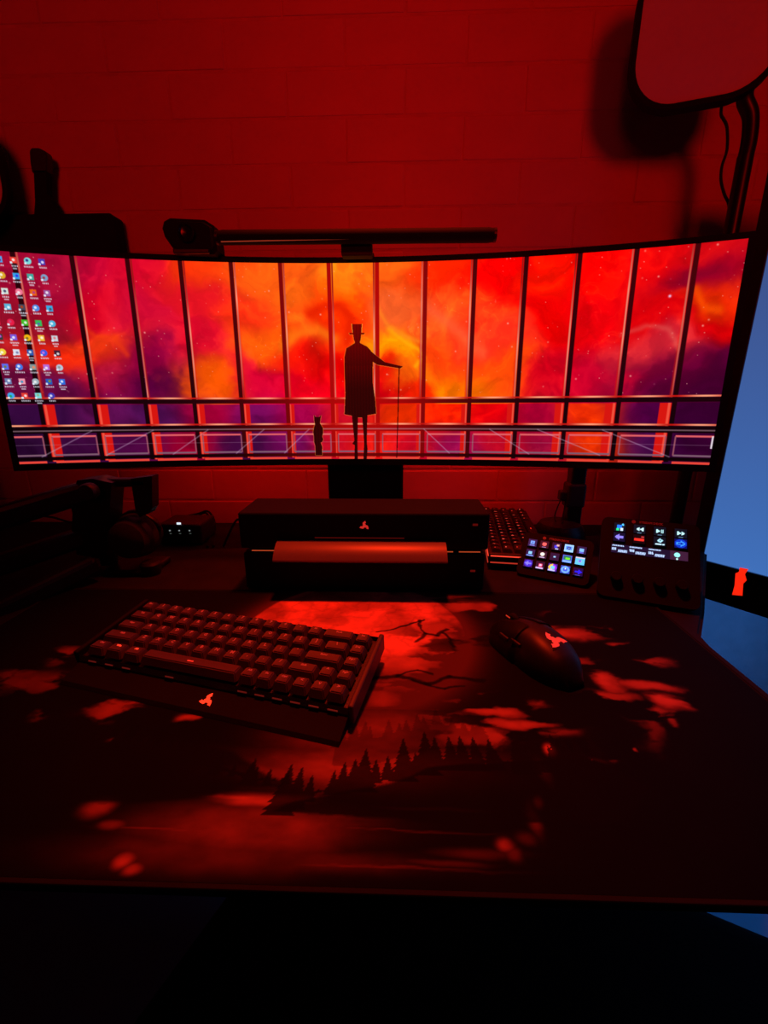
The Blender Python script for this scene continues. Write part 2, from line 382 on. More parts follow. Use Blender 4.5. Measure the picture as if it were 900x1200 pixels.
CP = '''.081,.082,150,20,60;.071,.314,140,25,50;.058,.598,90,20,70;.103,.431,230,50,10;.145,.07,185,15,60;.139,.226,190,10,40;.135,.387,240,75,20;.131,.554,150,20,60;.127,.66,110,15,80;.212,.06,200,15,50;.205,.259,190,20,60;.198,.466,130,10,70;.206,.594,80,10,70;.282,.052,250,70,10;.277,.213,215,30,40;.267,.379,210,20,50;.274,.572,255,110,0;.354,.048,255,115,20;.349,.25,245,60,20;.362,.389,255,115,10;.344,.549,200,10,60;.354,.646,190,10,70;.421,.046,255,110,20;.419,.167,255,125,20;.411,.291,255,105,20;.416,.418,225,20,5;.414,.593,220,0,30;.495,.047,255,150,20;.488,.168,245,75,0;.475,.25,240,50,0;.493,.484,225,10,0;.492,.639,200,0,20;.563,.051,255,110,20;.563,.212,255,120,50;.564,.4,255,175,0;.564,.507,255,120,10;.564,.64,250,50,0;.636,.058,255,50,0;.638,.258,255,90,30;.639,.425,255,80,10;.658,.607,255,140,0;.701,.067,245,0,0;.707,.388,250,60,30;.71,.557,255,90,10;.776,.08,250,30,0;.782,.315,240,10,0;.788,.561,200,10,30;.841,.057,245,10,0;.849,.324,225,0,10;.856,.565,190,10,50;.913,.077,225,15,10;.921,.299,190,5,10;.922,.452,200,50,60;.93,.539,110,15,60;.933,.631,90,10,60;.969,.059,200,20,20;.973,.148,105,0,45;.979,.282,235,60,0;.985,.423,200,5,5;.991,.576,80,10,60;.994,.654,60,5,50'''
CP2 = '''.051,.755,50,20,70;.129,.756,90,25,90;.2,.758,70,25,90;.269,.759,170,10,60;.339,.76,110,20,100;.405,.76,160,10,80;.471,.761,200,20,40;.564,.762,250,60,0;.643,.762,255,40,0;.707,.762,240,10,10;.78,.762,170,10,60;.839,.762,240,55,0;.917,.762,80,10,80;.989,.761,50,10,50;.012,.896,40,20,55;.089,.901,60,20,70;.159,.906,80,20,80;.233,.909,160,10,50;.323,.913,60,20,70;.403,.915,110,20,100;.457,.915,200,20,40;.524,.915,230,30,20;.591,.915,220,20,40;.657,.914,150,20,90;.722,.912,200,20,40;.784,.909,160,20,70;.846,.906,240,60,0;.922,.901,60,20,80;.985,.897,50,10,50'''
asp = 3.55
n1 = fbm(S*asp*3, Tt*3, 101, 6)-.5; n2 = fbm(S*asp*3, Tt*3, 202, 6)-.5
Sx = S*asp+n1*.30+.05*np.sin(Tt*7+n2*9); Ty = Tt+n2*.30
def rbf(cp, Sx, Ty, k):
    num = 0; den = 1e-9
    for c in cp.split(';'):
        a, b_, r, g, bb = map(float, c.split(',')); d = ((Sx-a*asp)/.15)**2+((Ty-b_)/.085)**2
        ww = 1/(1+d)**k; num = num+ww[..., None]*np.array([r, g, bb]); den = den+ww
    return num/den[..., None]
up_ = rbf(CP, Sx, Ty, 3); lo = rbf(CP2, S*asp+n1*.15, Tt+n2*.06, 3)
img = np.where((Tt < .70)[..., None], up_, lo)
ed = np.linspace(-.6, .6, 3)
n3 = fbm(S*asp*7+n1*5, Tt*9+n2*6, 303, 6)-.5; rid = 1-np.abs(fbm(S*asp*5+n2*4, Tt*6+n1*5, 404, 5)-.5)*2
streak = np.clip((rid-.90)/.10, 0, 1)**2
img = img*(.97+.55*n3[..., None])
streak = streak*np.clip(fbm(S*asp*3, Tt*3, 606)*3-1.4, 0, 1)*.6; img[..., 0] += 20*streak; img[..., 1] += 45*streak*np.clip(img[..., 0]/200-.4, 0, 1); img[..., 2] += 10*streak
img[..., 0] += 18*np.clip((Tt < .7)*1., 0, 1)*np.clip(img[..., 0]/120-.6, 0, 1); img[..., 1] -= 12; img[..., 2] *= .85
img[..., 1] += np.clip(n3, 0, 1)*70*np.clip(img[..., 0]/220-.5, 0, 1)
def softline(px, py, wd, col, amt):     # a swirl of gas along a polyline (s, t)
    global img
    d = np.full(S.shape, 9.)
    for (x0, y0), (x1, y1) in zip(zip(px[:-1], py[:-1]), zip(px[1:], py[1:])):
        X0, X1 = x0*asp, x1*asp; A = S*asp+n1*.10; Bt = Tt+n2*.10; dx, dy = X1-X0, y1-y0
        t = np.clip(((A-X0)*dx+(Bt-y0)*dy)/(dx*dx+dy*dy), 0, 1); d = np.minimum(d, np.hypot(A-X0-t*dx, Bt-y0-t*dy))
    k = (amt*np.exp(-(d/wd)**2))[..., None]; img = img*(1-k)+np.array(col)*k
softline((.43, .455, .475, .487, .483), (.24, .2, .2, .26, .37), .028, (225, 30, 0), .8)
softline((.385, .41, .44, .465), (.40, .35, .31, .35), .03, (255, 140, 20), .6)
softline((.545, .565, .59, .60, .585), (.31, .37, .41, .45, .50), .013, (255, 200, 10), .7)
softline((.53, .545, .57, .60), (.22, .30, .35, .37), .015, (255, 150, 30), .6)
softline((.60, .62, .66, .69), (.20, .24, .33, .44), .03, (255, 100, 60), .5)
softline((.875, .90, .925, .94), (.36, .34, .38, .46), .012, (220, 90, 80), .5)
softline((.955, .965, .985), (.20, .28, .29), .02, (250, 90, 0), .6)
softline((.11, .125, .15, .165), (.27, .35, .36, .45), .016, (240, 60, 15), .55)
# stars
for i in range(420):
    s0, t0 = rng.random(), rng.random()*.68; r = .0016 if rng.random() < .85 else .0032; k = rng.random()*.9
    x0, x1 = int((s0-.006)*NXs), int((s0+.006)*NXs); y0, y1 = int((t0-.02)*NYs), int((t0+.02)*NYs)
    x0 = max(x0, 0); y0 = max(y0, 0); sl = np.s_[y0:y1, x0:x1]
    g = (k*np.exp(-(((S[sl]-s0)*asp)**2+(Tt[sl]-t0)**2)/r**2/1.6))[..., None]; img[sl] = img[sl]*(1-g)+np.array([255, 200, 170])*g
g = np.exp(-(((S-.9229)*asp)**2+(Tt-.2137)**2)/.006**2)[..., None]; img = img*(1-g)+np.array([235, 235, 255])*g
img = np.clip(img, 0, 255); img[..., 1] = np.where(img[..., 1] > 95, 95+(img[..., 1]-95)*.72, img[..., 1])
# window frames: heat 0 at the ends, 1 near the middle
heat = np.exp(-((S-.5)/.16)**2)
frame = np.stack([14+165*heat, 2+6*heat, 8+0*heat], -1)
def paint(mask, col): 
    global img
    k = np.clip(mask, 0, 1)[..., None]; img = img*(1-k)+np.broadcast_to(col, img.shape)*k
def band(v, c, h, soft): return np.clip((h-np.abs(v-c))/soft+.5, 0, 1)
gv = np.clip(np.sin((Tt+.12*np.sin(S*23))*PI*1.25)*1.1, 0, 1)*(.35+.65*fbm(S*40, Tt*6, 808, 2))
hi = np.stack([150+105*gv, 20+150*gv, 20+120*gv], -1)
ph = np.abs(np.sin((S-.0395)/.0698*PI))**1.5
hh_ = np.stack([190+65*ph, 20+140*ph, 15+105*ph], -1)
px1 = 1/NXs; py1 = 1/NYs
U0, DU = .0395, .0698
low = (Tt > .70) & (Tt < .992)
for i in range(14):
    u = U0+DU*i; left = u < .5; side = 1 if left else -1
    hw = .0030
    if left: hs = u+.0036
    else: hs = u-.0036
    paint(band(S, u, hw, px1*1.2)*(Tt < .70), frame)
    paint(band(S, hs+side*.0012, .0010, px1*1.2)*(Tt < .69), hi)
    if abs(u-.5) > .07:
        paint(.55*np.clip(Tt*1.8-.3, 0, 1)*band(S, hs+side*.0028, .0012, px1*2)*(Tt < .69), (215, 25, 12))
    # below the transom the jamb is seen broad and bright
    wd = .0022+.0052*min(1, abs(u-.5)/.4)
    paint(band(S, u+side*(.003+wd), wd, px1*1.2)*low, (215, 22, 16))
    paint(band(S, u+side*(.003+wd*.4), wd*.22, px1*1.2)*low, (240, 80, 60))
    paint(band(S, u, hw, px1*1.2)*low, frame)
for c, h, colr in ((.668, .0040, hh_), (.685, .0110, frame), (.806, .0042, hh_), (.829, .0170, frame)):
    paint(band(Tt, c, h, py1*1.2), colr)
paint(band(Tt, .833, .003, py1)*.55, (190, 150, 160))
# polished floor boxes
for i in range(-1, 14):
    a0 = U0+DU*i+.0075; a1 = U0+DU*(i+1)-.0045
    inb = (S > a0) & (S < a1)
    for t0 in (.862, .958):
        paint(band(Tt, t0, .0045, py1*1.2)*inb, (225, 95, 100) if t0 < .9 else (125, 90, 110))
    for s0 in (a0, a1): paint(band(S, s0, .0009, px1*1.2)*(Tt > .862)*(Tt < .958), (150, 80, 95))
    paint(band(Tt, .994, .006, py1*1.2)*inb, (235, 70, 55))
paint(band(Tt, .976, .009, py1)*1., frame*.6)
paint(band(Tt, .905, .0015, py1)*.3, (200, 170, 190))
for s0, s1 in ((.03, .10), (.115, .185), (.21, .265), (.305, .35), (.38, .42), (.60, .64), (.70, .76), (.77, .86), (.86, .95)):
    if s0 < .5: a0, b0, a1, b1 = s1, .835, s0, .965
    else: a0, b0, a1, b1 = s0, .835, s1, .965
    dx, dy = (a1-a0)*asp, b1-b0; t = np.clip(((S-a0)*asp*dx+(Tt-b0)*dy)/(dx*dx+dy*dy), 0, 1)
    d = np.hypot((S-a0)*asp-t*dx, Tt-b0-t*dy); paint(.5*np.exp(-(d/.003)**2), (190, 160, 190))
paint(band(S, .9988, .001, px1)*(Tt > .86)*(Tt < .92), (230, 220, 230))
# the man in the top hat, his cane and the cat
FIG = {'cane': [(.5602, .5074), (.5618, .5074), (.5585, .9941), (.5571, .9942)],
'arm': [(.5153, .4166), (.5258, .4478), (.5393, .482), (.5548, .4955), (.5668, .505), (.5625, .5153), (.5432, .5036), (.5277, .4947), (.518, .4736)],
'head': [(.492, .338), (.5042, .3383), (.5033, .3669), (.5019, .3796), (.5029, .3905), (.4936, .3903), (.4944, .3795), (.4928, .3666)],
'cape': [(.4936, .3858), (.5029, .3861), (.5124, .4023), (.5181, .4218), (.521, .4542), (.5206, .5856), (.5238, .6662), (.5256, .7515), (.5112, .7603), (.5052, .772), (.4972, .772), (.4892, .7629), (.4763, .7545), (.4785, .6386), (.4779, .5187), (.4784, .4533), (.4812, .4113)],
'legl': [(.4877, .7581), (.4972, .7651), (.4964, .8451), (.4955, .9158), (.4961, 1.0055), (.4904, 1.0055), (.4914, .9229), (.4874, .9158), (.4909, .898), (.4893, .8311)],
'legr': [(.5036, .7651), (.512, .7583), (.5109, .8452), (.5107, .9158), (.5116, .9443), (.51, 1.0055), (.5047, 1.0055), (.5062, .9158), (.5053, .8452)],
'hat': [(.4905, .2906), (.5052, .291), (.5042, .337), (.4916, .3367)],
'brim': [(.4863, .3341), (.5092, .3347), (.5084, .3422), (.4866, .3417)],
'cat': [(.4288, .7577), (.4313, .7685), (.4366, .7685), (.4398, .7578), (.4382, .7863), (.4376, .8017), (.4418, .8289), (.4419, .8562), (.4402, .8758), (.4418, .8915), (.4399, .9057), (.4376, .9088), (.4396, .931), (.4391, .9788), (.429, .9787), (.429, .9309), (.4271, .9031), (.4274, .8756), (.4264, .8521), (.428, .8249), (.4297, .8094), (.4289, .7862)]}
def aa(poly):
    k = 0
    for dx, dy in ((-.25, -.25), (.25, -.25), (-.25, .25), (.25, .25)): k = k+inside(S+dx*px1, Tt+dy*py1, poly)*.25
    return k
sil = 0; rim = 0
for n, p in FIG.items():
    k = aa(p); sil = np.maximum(sil, k)
    if n in ('hat', 'head', 'cape', 'arm', 'brim', 'cat'):
        e = 0
        for dx, dy in ((-1.3, 0), (1.3, 0), (0, -1.3)): e = np.maximum(e, inside(S+dx*px1, Tt+dy*py1, p)*1.)
        rim = np.maximum(rim, e*(.75 if n in ('hat',) else .40))
paint(rim*(sil < .5), (255, 190, 60))
fold = .5+.5*np.sin(S*1400)
body = np.stack([38+75*np.clip((.62-Tt)/.3, 0, 1)*(.75+.25*fold)+12*fold*(Tt > .5), 3+0*S, 3+0*S], -1)
paint(sil, body)
# rows of small icons at the left
ICO = [(40, 110, 220), (60, 170, 240), (230, 60, 50), (120, 220, 220), (60, 60, 180), (180, 200, 210), (220, 170, 40), (40, 160, 230), (50, 170, 160), (120, 160, 200), (190, 90, 60), (210, 230, 220),
       (240, 120, 150), (230, 100, 20), (150, 90, 160), (240, 220, 90), (90, 180, 220), (60, 70, 90), (70, 140, 230), (40, 170, 230), (230, 40, 90), (230, 30, 70), (60, 190, 40), (40, 190, 90), (70, 180, 220),
       (40, 60, 60), (120, 90, 220), (240, 180, 20), (240, 190, 60), (200, 210, 220), (240, 210, 60), (220, 225, 240), (40, 90, 170), (50, 90, 230), (60, 30, 50), (90, 110, 240), (60, 120, 230), (130, 150, 150), (180, 110, 220), (180, 200, 220),
       (110, 130, 180), (240, 150, 170), (160, 180, 190), (30, 90, 190)]
k = 0
for row in range(10):
    for c in range(5):
        if row == 9 and c == 4: continue
        s0 = .0063+.01648*c; t0 = .035+.0690*row; col = np.array(ICO[k % len(ICO)], float); k += 1
        sl = np.s_[max(0, int((t0-.034)*NYs)):int((t0+.05)*NYs), max(0, int((s0-.011)*NXs)):int((s0+.012)*NXs)]
        dx = (S[sl]-s0)*asp; dy = Tt[sl]-t0; sub = img[sl]
        if (row*5+c) % 3 == 0: m_ = np.clip((.0165-np.hypot(dx, dy))/.003, 0, 1)
        else: m_ = np.clip((.0150-np.maximum(np.abs(dx), np.abs(dy)))/.003, 0, 1)
        sub = sub*(1-m_[..., None])+col*m_[..., None]
        gl = np.clip((.0075-np.hypot(dx+.003*math.sin(k*2.1), dy+.003*math.cos(k*1.7)))/.003, 0, 1)*.8; c2 = np.array([255, 255, 255]) if k % 2 else np.array([(k*67) % 255, (k*131) % 255, (k*29) % 255])
        sub = sub*(1-gl[..., None])+c2*gl[..., None]
        m_ = np.clip((.0055-np.maximum(np.abs(dx+.011), np.abs(dy-.011)))/.002, 0, 1)[..., None]; sub = sub*(1-m_)+np.array([225, 235, 250])*m_
        lw = .013+.008*((k*37 % 10)/10)
        tx = (np.abs(dx) < lw)*np.clip((.0045-np.abs(dy-.0255))/.002, 0, 1)*(.55+.45*np.sin(dx*900+k))
        if k % 3 == 0: tx = np.maximum(tx, (np.abs(dx) < lw*.6)*np.clip((.004-np.abs(dy-.0365))/.002, 0, 1)*.7)
        tx = np.clip(tx, 0, 1)[..., None]; sub = sub*(1-tx)+np.array([225, 225, 240])*tx
        img[sl] = sub
lin_img = s2l(np.clip(img, 0, 255))
a_ = (S-.5)*W_/R_; yy_ = -R_+R_*np.cos(a_); zz_ = (1-Tt)*H_
me = grid_mesh('screen', MXc+R_*np.sin(a_), MYc+yy_*math.cos(TILT)+zz_*math.sin(TILT), MZc+zz_*math.cos(TILT)-yy_*math.sin(TILT), lin_img)
o = obj('screen', me, SCREEN, mo); o.location = -mo.location
nk = B((-.065, .885, .17), (.156, .028, .30), .004); obj('stand_neck', nk, MATTE, mo, True)
obj('stand_mount', B((-.065, .875, .33), (.12, .06, .10), .006), MATTE, mo, True)
obj('stand_base', B((-.065, .84, .006), (.32, .24, .011), .004), MATTE, mo, True)
for px in (404, 427.5):
    p = at(px, 590.5, .8708); obj('indicator_light', B(p, (.003, .001, .0018)), G_GREEN, mo, True, label='tiny green light')

# ------------------------------------------------------------------ webcam and light bar on the monitor
wc = thing('webcam', 'black rounded webcam perched on top of the curved monitor', 'webcam', (-.345, .79, .529))
bm = bmesh.new(); P = [at(x, y, .785) for x, y in ((190, 258), (197, 254), (238, 256), (249, 263), (252, 284), (253, 292), (249, 297), (206, 297), (198, 286), (191, 276), (188, 266))]
prism(bm, P, .045, (0, 1, 0)); bmesh.ops.recalc_face_normals(bm, faces=bm.faces)
bmesh.ops.bevel(bm, geom=[e for e in bm.edges if abs(e.verts[0].co.y-e.verts[1].co.y) < .001], offset=.006, segments=3, affect='EDGES')
obj('body', bm, MATTE, wc, True, smooth=True)
c = at(219, 273, .784); obj('lens', lathe(bmesh.new(), [(.014, 0), (.014, .004), (.011, .005), (.009, .002), (0, .001)], c, Matrix.Rotation(PI/2, 3, 'X'), 24), GLOSS, wc, True, smooth=True)
obj('mount_foot', B((-.34, .80, .524), (.06, .03, .008), .002), BLACK, wc, True)
lb = thing('monitor_light_bar', 'long thin black light bar clipped on top of the curved monitor', 'light bar', (-.065, .80, .526))
a0, a1 = at(256, 278.5, .772), at(579, 275.5, .772)
obj('bar', T([a0, a0*.98+a1*.02, a1*.98+a0*.02, a1], [.0095, .0108, .0108, .0095], 20), MATTE, lb, True, smooth=True)
for q, d in ((a0, -1), (a1, 1)): obj('end_cap', T([q-Vector((d*.001, 0, 0)), q+Vector((d*.003, 0, 0))], .0104, 20), METAL, lb, True)
bm = bmesh.new(); box(bm, (a0+a1)/2+Vector((0, -.0078, -.0058)), (.425, .0012, .0014), rot=Matrix.Rotation(-.006, 3, 'Y')); obj('diffuser', bm, glow('warm_edge', (1, .12, .05), .18), lb, True, label='faintly lit lower edge')
c0 = at(418.5, 293, .79)
bm = B(c0+Vector((0, .0, 0)), (.050, .024, .022), .002); obj('clamp', bm, MATTE, lb, True)
obj('counterweight', B(c0+Vector((0, .062, -.012)), (.05, .016, .05), .004), BLACK, lb, True)
obj('clamp_arm', B(c0+Vector((0, .033, .006)), (.04, .06, .005), .001), BLACK, lb, True)

# ------------------------------------------------------------------ keyboards
ROWS = [[('Esc', 1)]+[(c, 1) for c in '1234567890-=']+[('Back', 2), ('Ins', 1)],
        [('Tab', 1.5)]+[(c, 1) for c in 'QWERTYUIOP[]']+[('\\', 1.5), ('Del', 1)],
        [('Caps', 1.75)]+[(c, 1) for c in "ASDFGHJKL;'"]+[('Enter', 2.25), ('PgU', 1)],
        [('Shift', 2.25)]+[(c, 1) for c in 'ZXCVBNM,./']+[('Shift', 1.75), ('^', 1), ('PgD', 1)],
        [('Ctrl', 1.25), ('Win', 1.25), ('Alt', 1.25), ('', 6.25), ('Alt', 1), ('Fn', 1), ('Ctrl', 1), ('<', 1), ('v', 1), ('>', 1)]]
U = .01905
capcache = {}
def keycap_mesh(wu, m, key):
    if (wu, key) in capcache: return capcache[(wu, key)]
    bw, bd = wu*U-.0012, U-.0012; tw, td = wu*U-.0068, U-.0076; hh = .0085
    bm = bmesh.new(); bot = [bm.verts.new((x*bw/2, y*bd/2, -hh)) for x, y in ((-1, -1), (1, -1), (1, 1), (-1, 1))]
    mid = [bm.verts.new((x*tw/2, y*td/2+.0006, 0)) for x, y in ((-1, -1), (1, -1), (1, 1), (-1, 1))]
    dish = [bm.verts.new((x*tw*.30, y*td*.30+.0006, -.0006)) for x, y in ((-1, -1), (1, -1), (1, 1), (-1, 1))]
    for k in range(4):
        bm.faces.new((bot[k], bot[(k+1) % 4], mid[(k+1) % 4], mid[k])); bm.faces.new((mid[k], mid[(k+1) % 4], dish[(k+1) % 4], dish[k]))
    bm.faces.new(dish); bm.faces.new(bot[::-1])
    bmesh.ops.bevel(bm, geom=[e for e in bm.edges if e.verts[0] in mid and e.verts[1] in mid or (e.verts[0] in mid and e.verts[1] in bot) or (e.verts[1] in mid and e.verts[0] in bot)], offset=.0011, segments=2, affect='EDGES')
    bmesh.ops.recalc_face_normals(bm, faces=bm.faces)
    me = bpy.data.meshes.new('keycap'); bm.to_mesh(me); bm.free(); me.materials.append(m)
    me.polygons.foreach_set('use_smooth', [True]*len(me.polygons))
    try: me.set_sharp_from_angle(angle=.5)
    except Exception: pass
    capcache[(wu, key)] = me; return me
def keys(parent, rows, width, m, key, legend_mat, z0=0., size=.0058):
    for r, row in enumerate(rows):
        u = 0
        for i, (t, wu) in enumerate(row):
            x = (u+wu/2-width/2)*U; y = (2.5-(r+.5))*U; u += wu
            o = bpy.data.objects.new('keycap', keycap_mesh(wu, m, key)); C.objects.link(o); o.parent = parent
            o.location = (x, y, z0); o.rotation_euler = ((.05, .03, 0, -.03, -.06)[r], 0, 0)
            if t:
                lg = legend_mat[(i*7+r*3) % len(legend_mat)] if isinstance(legend_mat, list) else legend_mat
                if r == 4 and i in (1, 2): lg = G_RED_HOT
                text('legend', t, size if len(t) == 1 else size*.62, lg, o, (0, .0028, -.0002), align='CENTER')
            else: obj('legend', B((0, .0, -.0003), (.007, .0012, .0003)), G_RED, o)
KT = .1173
kb = thing('keyboard', 'compact black keyboard with red backlight turned aslant on the printed mat', 'keyboard', (-.1847, .4146, .036), (KT, 0, -.2427))
bm = bmesh.new()
KH = .3048/2+.0055
side = [(-.0535, -.0135), (-.0535, -.030), (.0525, -.044), (.0525, -.0085), (.0500, -.0070), (.049, -.0115), (-.049, -.0115), (-.0505, -.0085)]
prism(bm, [(-KH, y, z) for y, z in side], 2*KH, (1, 0, 0)); obj('case', bm, BLACK, kb)
for sx in (-1, 1):
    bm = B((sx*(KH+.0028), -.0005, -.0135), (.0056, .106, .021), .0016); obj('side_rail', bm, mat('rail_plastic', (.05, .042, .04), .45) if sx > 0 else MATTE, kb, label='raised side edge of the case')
bm = bmesh.new(); prism(bm, [(-KH, -.0535, -.0155), (-KH, -.0765, -.0205), (-KH, -.0795, -.0235), (-KH, -.079, -.0262), (-KH, -.0535, -.0295)], 2*KH, (1, 0, 0))
obj('front_lip', bm, MATTE, kb)
LG = [G_RED_DIM, G_RED, G_RED_DIM, G_RED_DIM, G_RED, glow('mid_red_backlight', (1, .03, .02), .5), G_RED_DIM]
keys(kb, ROWS, 16, KEYCAP, 'a', LG)
e = obj('emblem', emblem_bm(.0068), G_RED_HOT, kb, loc=(.016, -.066, -.0175)); e.rotation_euler = (.21, 0, 0); e['label'] = 'glowing red serpent emblem'
for u in (.7, 1.9, 3.1, 6.0, 10.5, 11.5, 12.5, 13.5, 14.5, 15.5):
    obj('front_legend', B(((u-8)*U, -.0533, -.0118), (.010, .0008, .0012)), glow('lip_glow', (1, .06, .04), .09), kb)
obj('cable_socket', B((0, .052, -.022), (.02, .006, .010), .001), BLACK, kb)

k2 = thing('keyboard', 'small black keyboard turned end-on beside the black speaker box with glowing red edge strips', 'keyboard', (.2315, .842, .022), (0, 0, PI/2-.135))
R2 = [[(t, w_) for t, w_ in r] for r in ROWS]
R2 = [[('Esc', 1)]+[(c, 1) for c in '1234567890-=']+[('Back', 2)], ROWS[1][:-1], ROWS[2][:-1], [('Shift', 2.25)]+[(c, 1) for c in 'ZXCVBNM,./']+[('Shift', 2.75)],
      [('Ctrl', 1.25), ('Win', 1.25), ('Alt', 1.25), ('', 6.25), ('Alt', 1.25), ('Fn', 1.25), ('M', 1.25), ('Ctrl', 1.25)]]
rot180 = k2
obj('case', B((0, 0, -.004), (.298, .105, .024), .003), BLACK, k2)
keys(k2, R2, 15, KEYCAP_DARK, 'b', [G_RED_DIM, glow('second_legend', (1, .08, .05), .9)], .0145, .0055)
for z, s in ((.004, 1.), (-.008, .45)):
    g = glow('edge_strip_glow', (1, .06, .03), 1.1*s)
    obj('light_strip', B((-.1496, 0, z), (.0012, .098, .0018)), g, k2); obj('light_strip', B((-.06, .0531, z), (.18, .0012, .0016)), g, k2)

# ------------------------------------------------------------------ mouse
ms = thing('mouse', 'black gaming mouse with a glowing red emblem lying on the right of the mat', 'mouse', (.160, .441, .0032), (0, 0, math.radians(25)))
def mouse_pt(v, a, grow=0.):    # v 0 (back) .. 1 (front), a 0..PI over the top from right to left
    y = -.062+.125*v; wdt = (.033*(math.sin(PI*min(max(v, .02), .98)))**.38)*(1-.10*math.exp(-((v-.55)/.2)**2))
    if v > .5: wdt = max(wdt, .0265*(1-((v-.5)/.5)**6)+.006)
    h = .041*(math.sin(PI*(v*.80+.12)))**.75*(1-.12*v)
    if v < .1: h *= (v/.1)**.5*.6+.4
    ca, sa = math.cos(a), math.sin(a)
    return Vector(((wdt+grow)*math.copysign(abs(ca)**.75, ca), y, .001+(h+grow)*abs(sa)**.8))
def patch(v0, v1, a0, a1, g, nv=14, na=14, th=.0):
    bm = bmesh.new(); R = [[bm.verts.new(mouse_pt(v0+(v1-v0)*i/nv, a0+(a1-a0)*k/na, g)) for k in range(na+1)] for i in range(nv+1)]
    for i in range(nv):
        for k in range(na): bm.faces.new((R[i][k], R[i][k+1], R[i+1][k+1], R[i+1][k]))
    return bm, R
bm, R = patch(0, 1, 0, PI, 0, 28, 24); bm.faces.new(R[0]); bm.faces.new(R[-1][::-1])
bm.faces.new([r[0] for r in R]+[r[-1] for r in R[::-1]]) if False else None
for i in range(len(R)-1): bm.faces.new((R[i][0], R[i+1][0], R[i+1][-1], R[i][-1]))
MSH = mat('satin_black', (.008, .008, .008), .45, var=.1, spec=.4)
obj('shell', bm, MSH, ms, smooth=True)
for a0, a1 in ((.35, PI/2-.13), (PI/2+.13, PI-.35)):
    bm, R = patch(.52, .985, a0, a1, .0012, 12, 10); bmesh.ops.solidify(bm, geom=bm.faces[:], thickness=.0009); obj('button', bm, MSH, ms, smooth=True)
p = mouse_pt(.80, PI/2)
obj('scroll_wheel', lathe(bmesh.new(), [(.008, -.0035), (.010, -.002), (.010, .002), (.008, .0035)], p+Vector((0, 0, -.0035)), Matrix.Rotation(PI/2, 3, 'Y'), 24), RUBBER, ms, smooth=True)
for s in (-1, 1): obj('wheel_light', B(p+Vector((s*.0042, .006, .001)), (.0008, .007, .0012)), G_STRIP, ms)
for v in (.50, .64): 
    q = mouse_pt(v, PI-.55, .0014); obj('thumb_button', B(q, (.003, .015, .005), .0012), BLACK, ms)
q = mouse_pt(.27, PI/2, .0006)
nrm = (mouse_pt(.34, PI/2)-mouse_pt(.26, PI/2)).normalized()
e = obj('emblem', emblem_bm(.0115), glow('mouse_emblem_glow', (1, .03, .02), 1.), ms, loc=q); e.rotation_euler = (math.atan2(nrm.z, nrm.y), 0, .3); e['label'] = 'glowing red serpent emblem'

# ------------------------------------------------------------------ black speaker boxes in front of the monitor stand
FY = .6095
sb = thing('soundbar', 'wide black soundbar with a small red emblem, stacked upper box below the monitor', 'soundbar', (-.05, .66, .069))
obj('body', B((-.0505, .657, .0985), (.376, .092, .057), .003), MATTE, sb, True)
tr = at(427, 616.5, FY); e = obj('emblem', emblem_bm(.0068), glow('soundbar_emblem_glow', (1, .04, .03), .55), sb); e['label'] = 'small red serpent emblem'
e.location = Vector(tr)-sb.location+Vector((0, .0012, 0)); e.rotation_euler = (PI/2, 0, 0)
TONGUE = mat('satin_tongue', (.17, .16, .16), .38, var=.05)
pr = [(.6105, .0845), (.600, .0828), (.590, .0765), (.583, .0705), (.5785, .0640), (.5790, .0615), (.5845, .067), (.592, .0735), (.602, .0785), (.6105, .0805)]
bm = bmesh.new(); n = 16; rings = []
for i in range(n+1):
    s = i/n*2-1; x = -.0535+s*.1265; dip = -.003*(1-s*s)*0+.0018*abs(s)**3
    rings.append([bm.verts.new((x+(.609-y)*s*.03, y, z+dip*0)) for y, z in pr])
for i in range(n):
    for k in range(len(pr)): bm.faces.new((rings[i][k], rings[i+1][k], rings[i+1][(k+1) % len(pr)], rings[i][(k+1) % len(pr)]))
bm.faces.new(rings[0]); bm.faces.new(rings[-1]); obj('front_tongue', bm, TONGUE, sb, True, smooth=True, label='curved front tongue catching the red light')
obj('trim_line', B((-.056, FY+.001, .0885), (.135, .0016, .0008)), G_MARK, sb, True)
obj('sticker', B(at(557, 615, FY), (.0075, .0012, .0030)), G_MARK, sb, True, label='small dull red mark')
for a, b_ in ((295, 326), (522, 531), (538, 563)):
    p0, p1 = at(a, 645.6, FY), at(b_, 647.3, FY); c = (p0+p1)/2
    obj('light_line', B((c.x, FY+.0012, .0672), (abs(p1.x-p0.x), .002, .0010)), G_ORANGE, sb, True, label='thin orange glowing line')
bx = thing('speaker_box', 'plain black box under the soundbar at the back edge of the mat', 'speaker', (-.05, .66, 0))
obj('body', B((-.051, .660, .0325), (.371, .094, .060), .003), MATTE, bx, True)
obj('sticker', B(at(554, 669, .6128), (.0075, .0012, .0030)), G_MARK, bx, True, label='small dull red mark')
for x in (-.21, .11):
    for y in (.63, .69): obj('foot', B((x, y, .0012), (.02, .02, .0024)), RUBBER, bx, True)

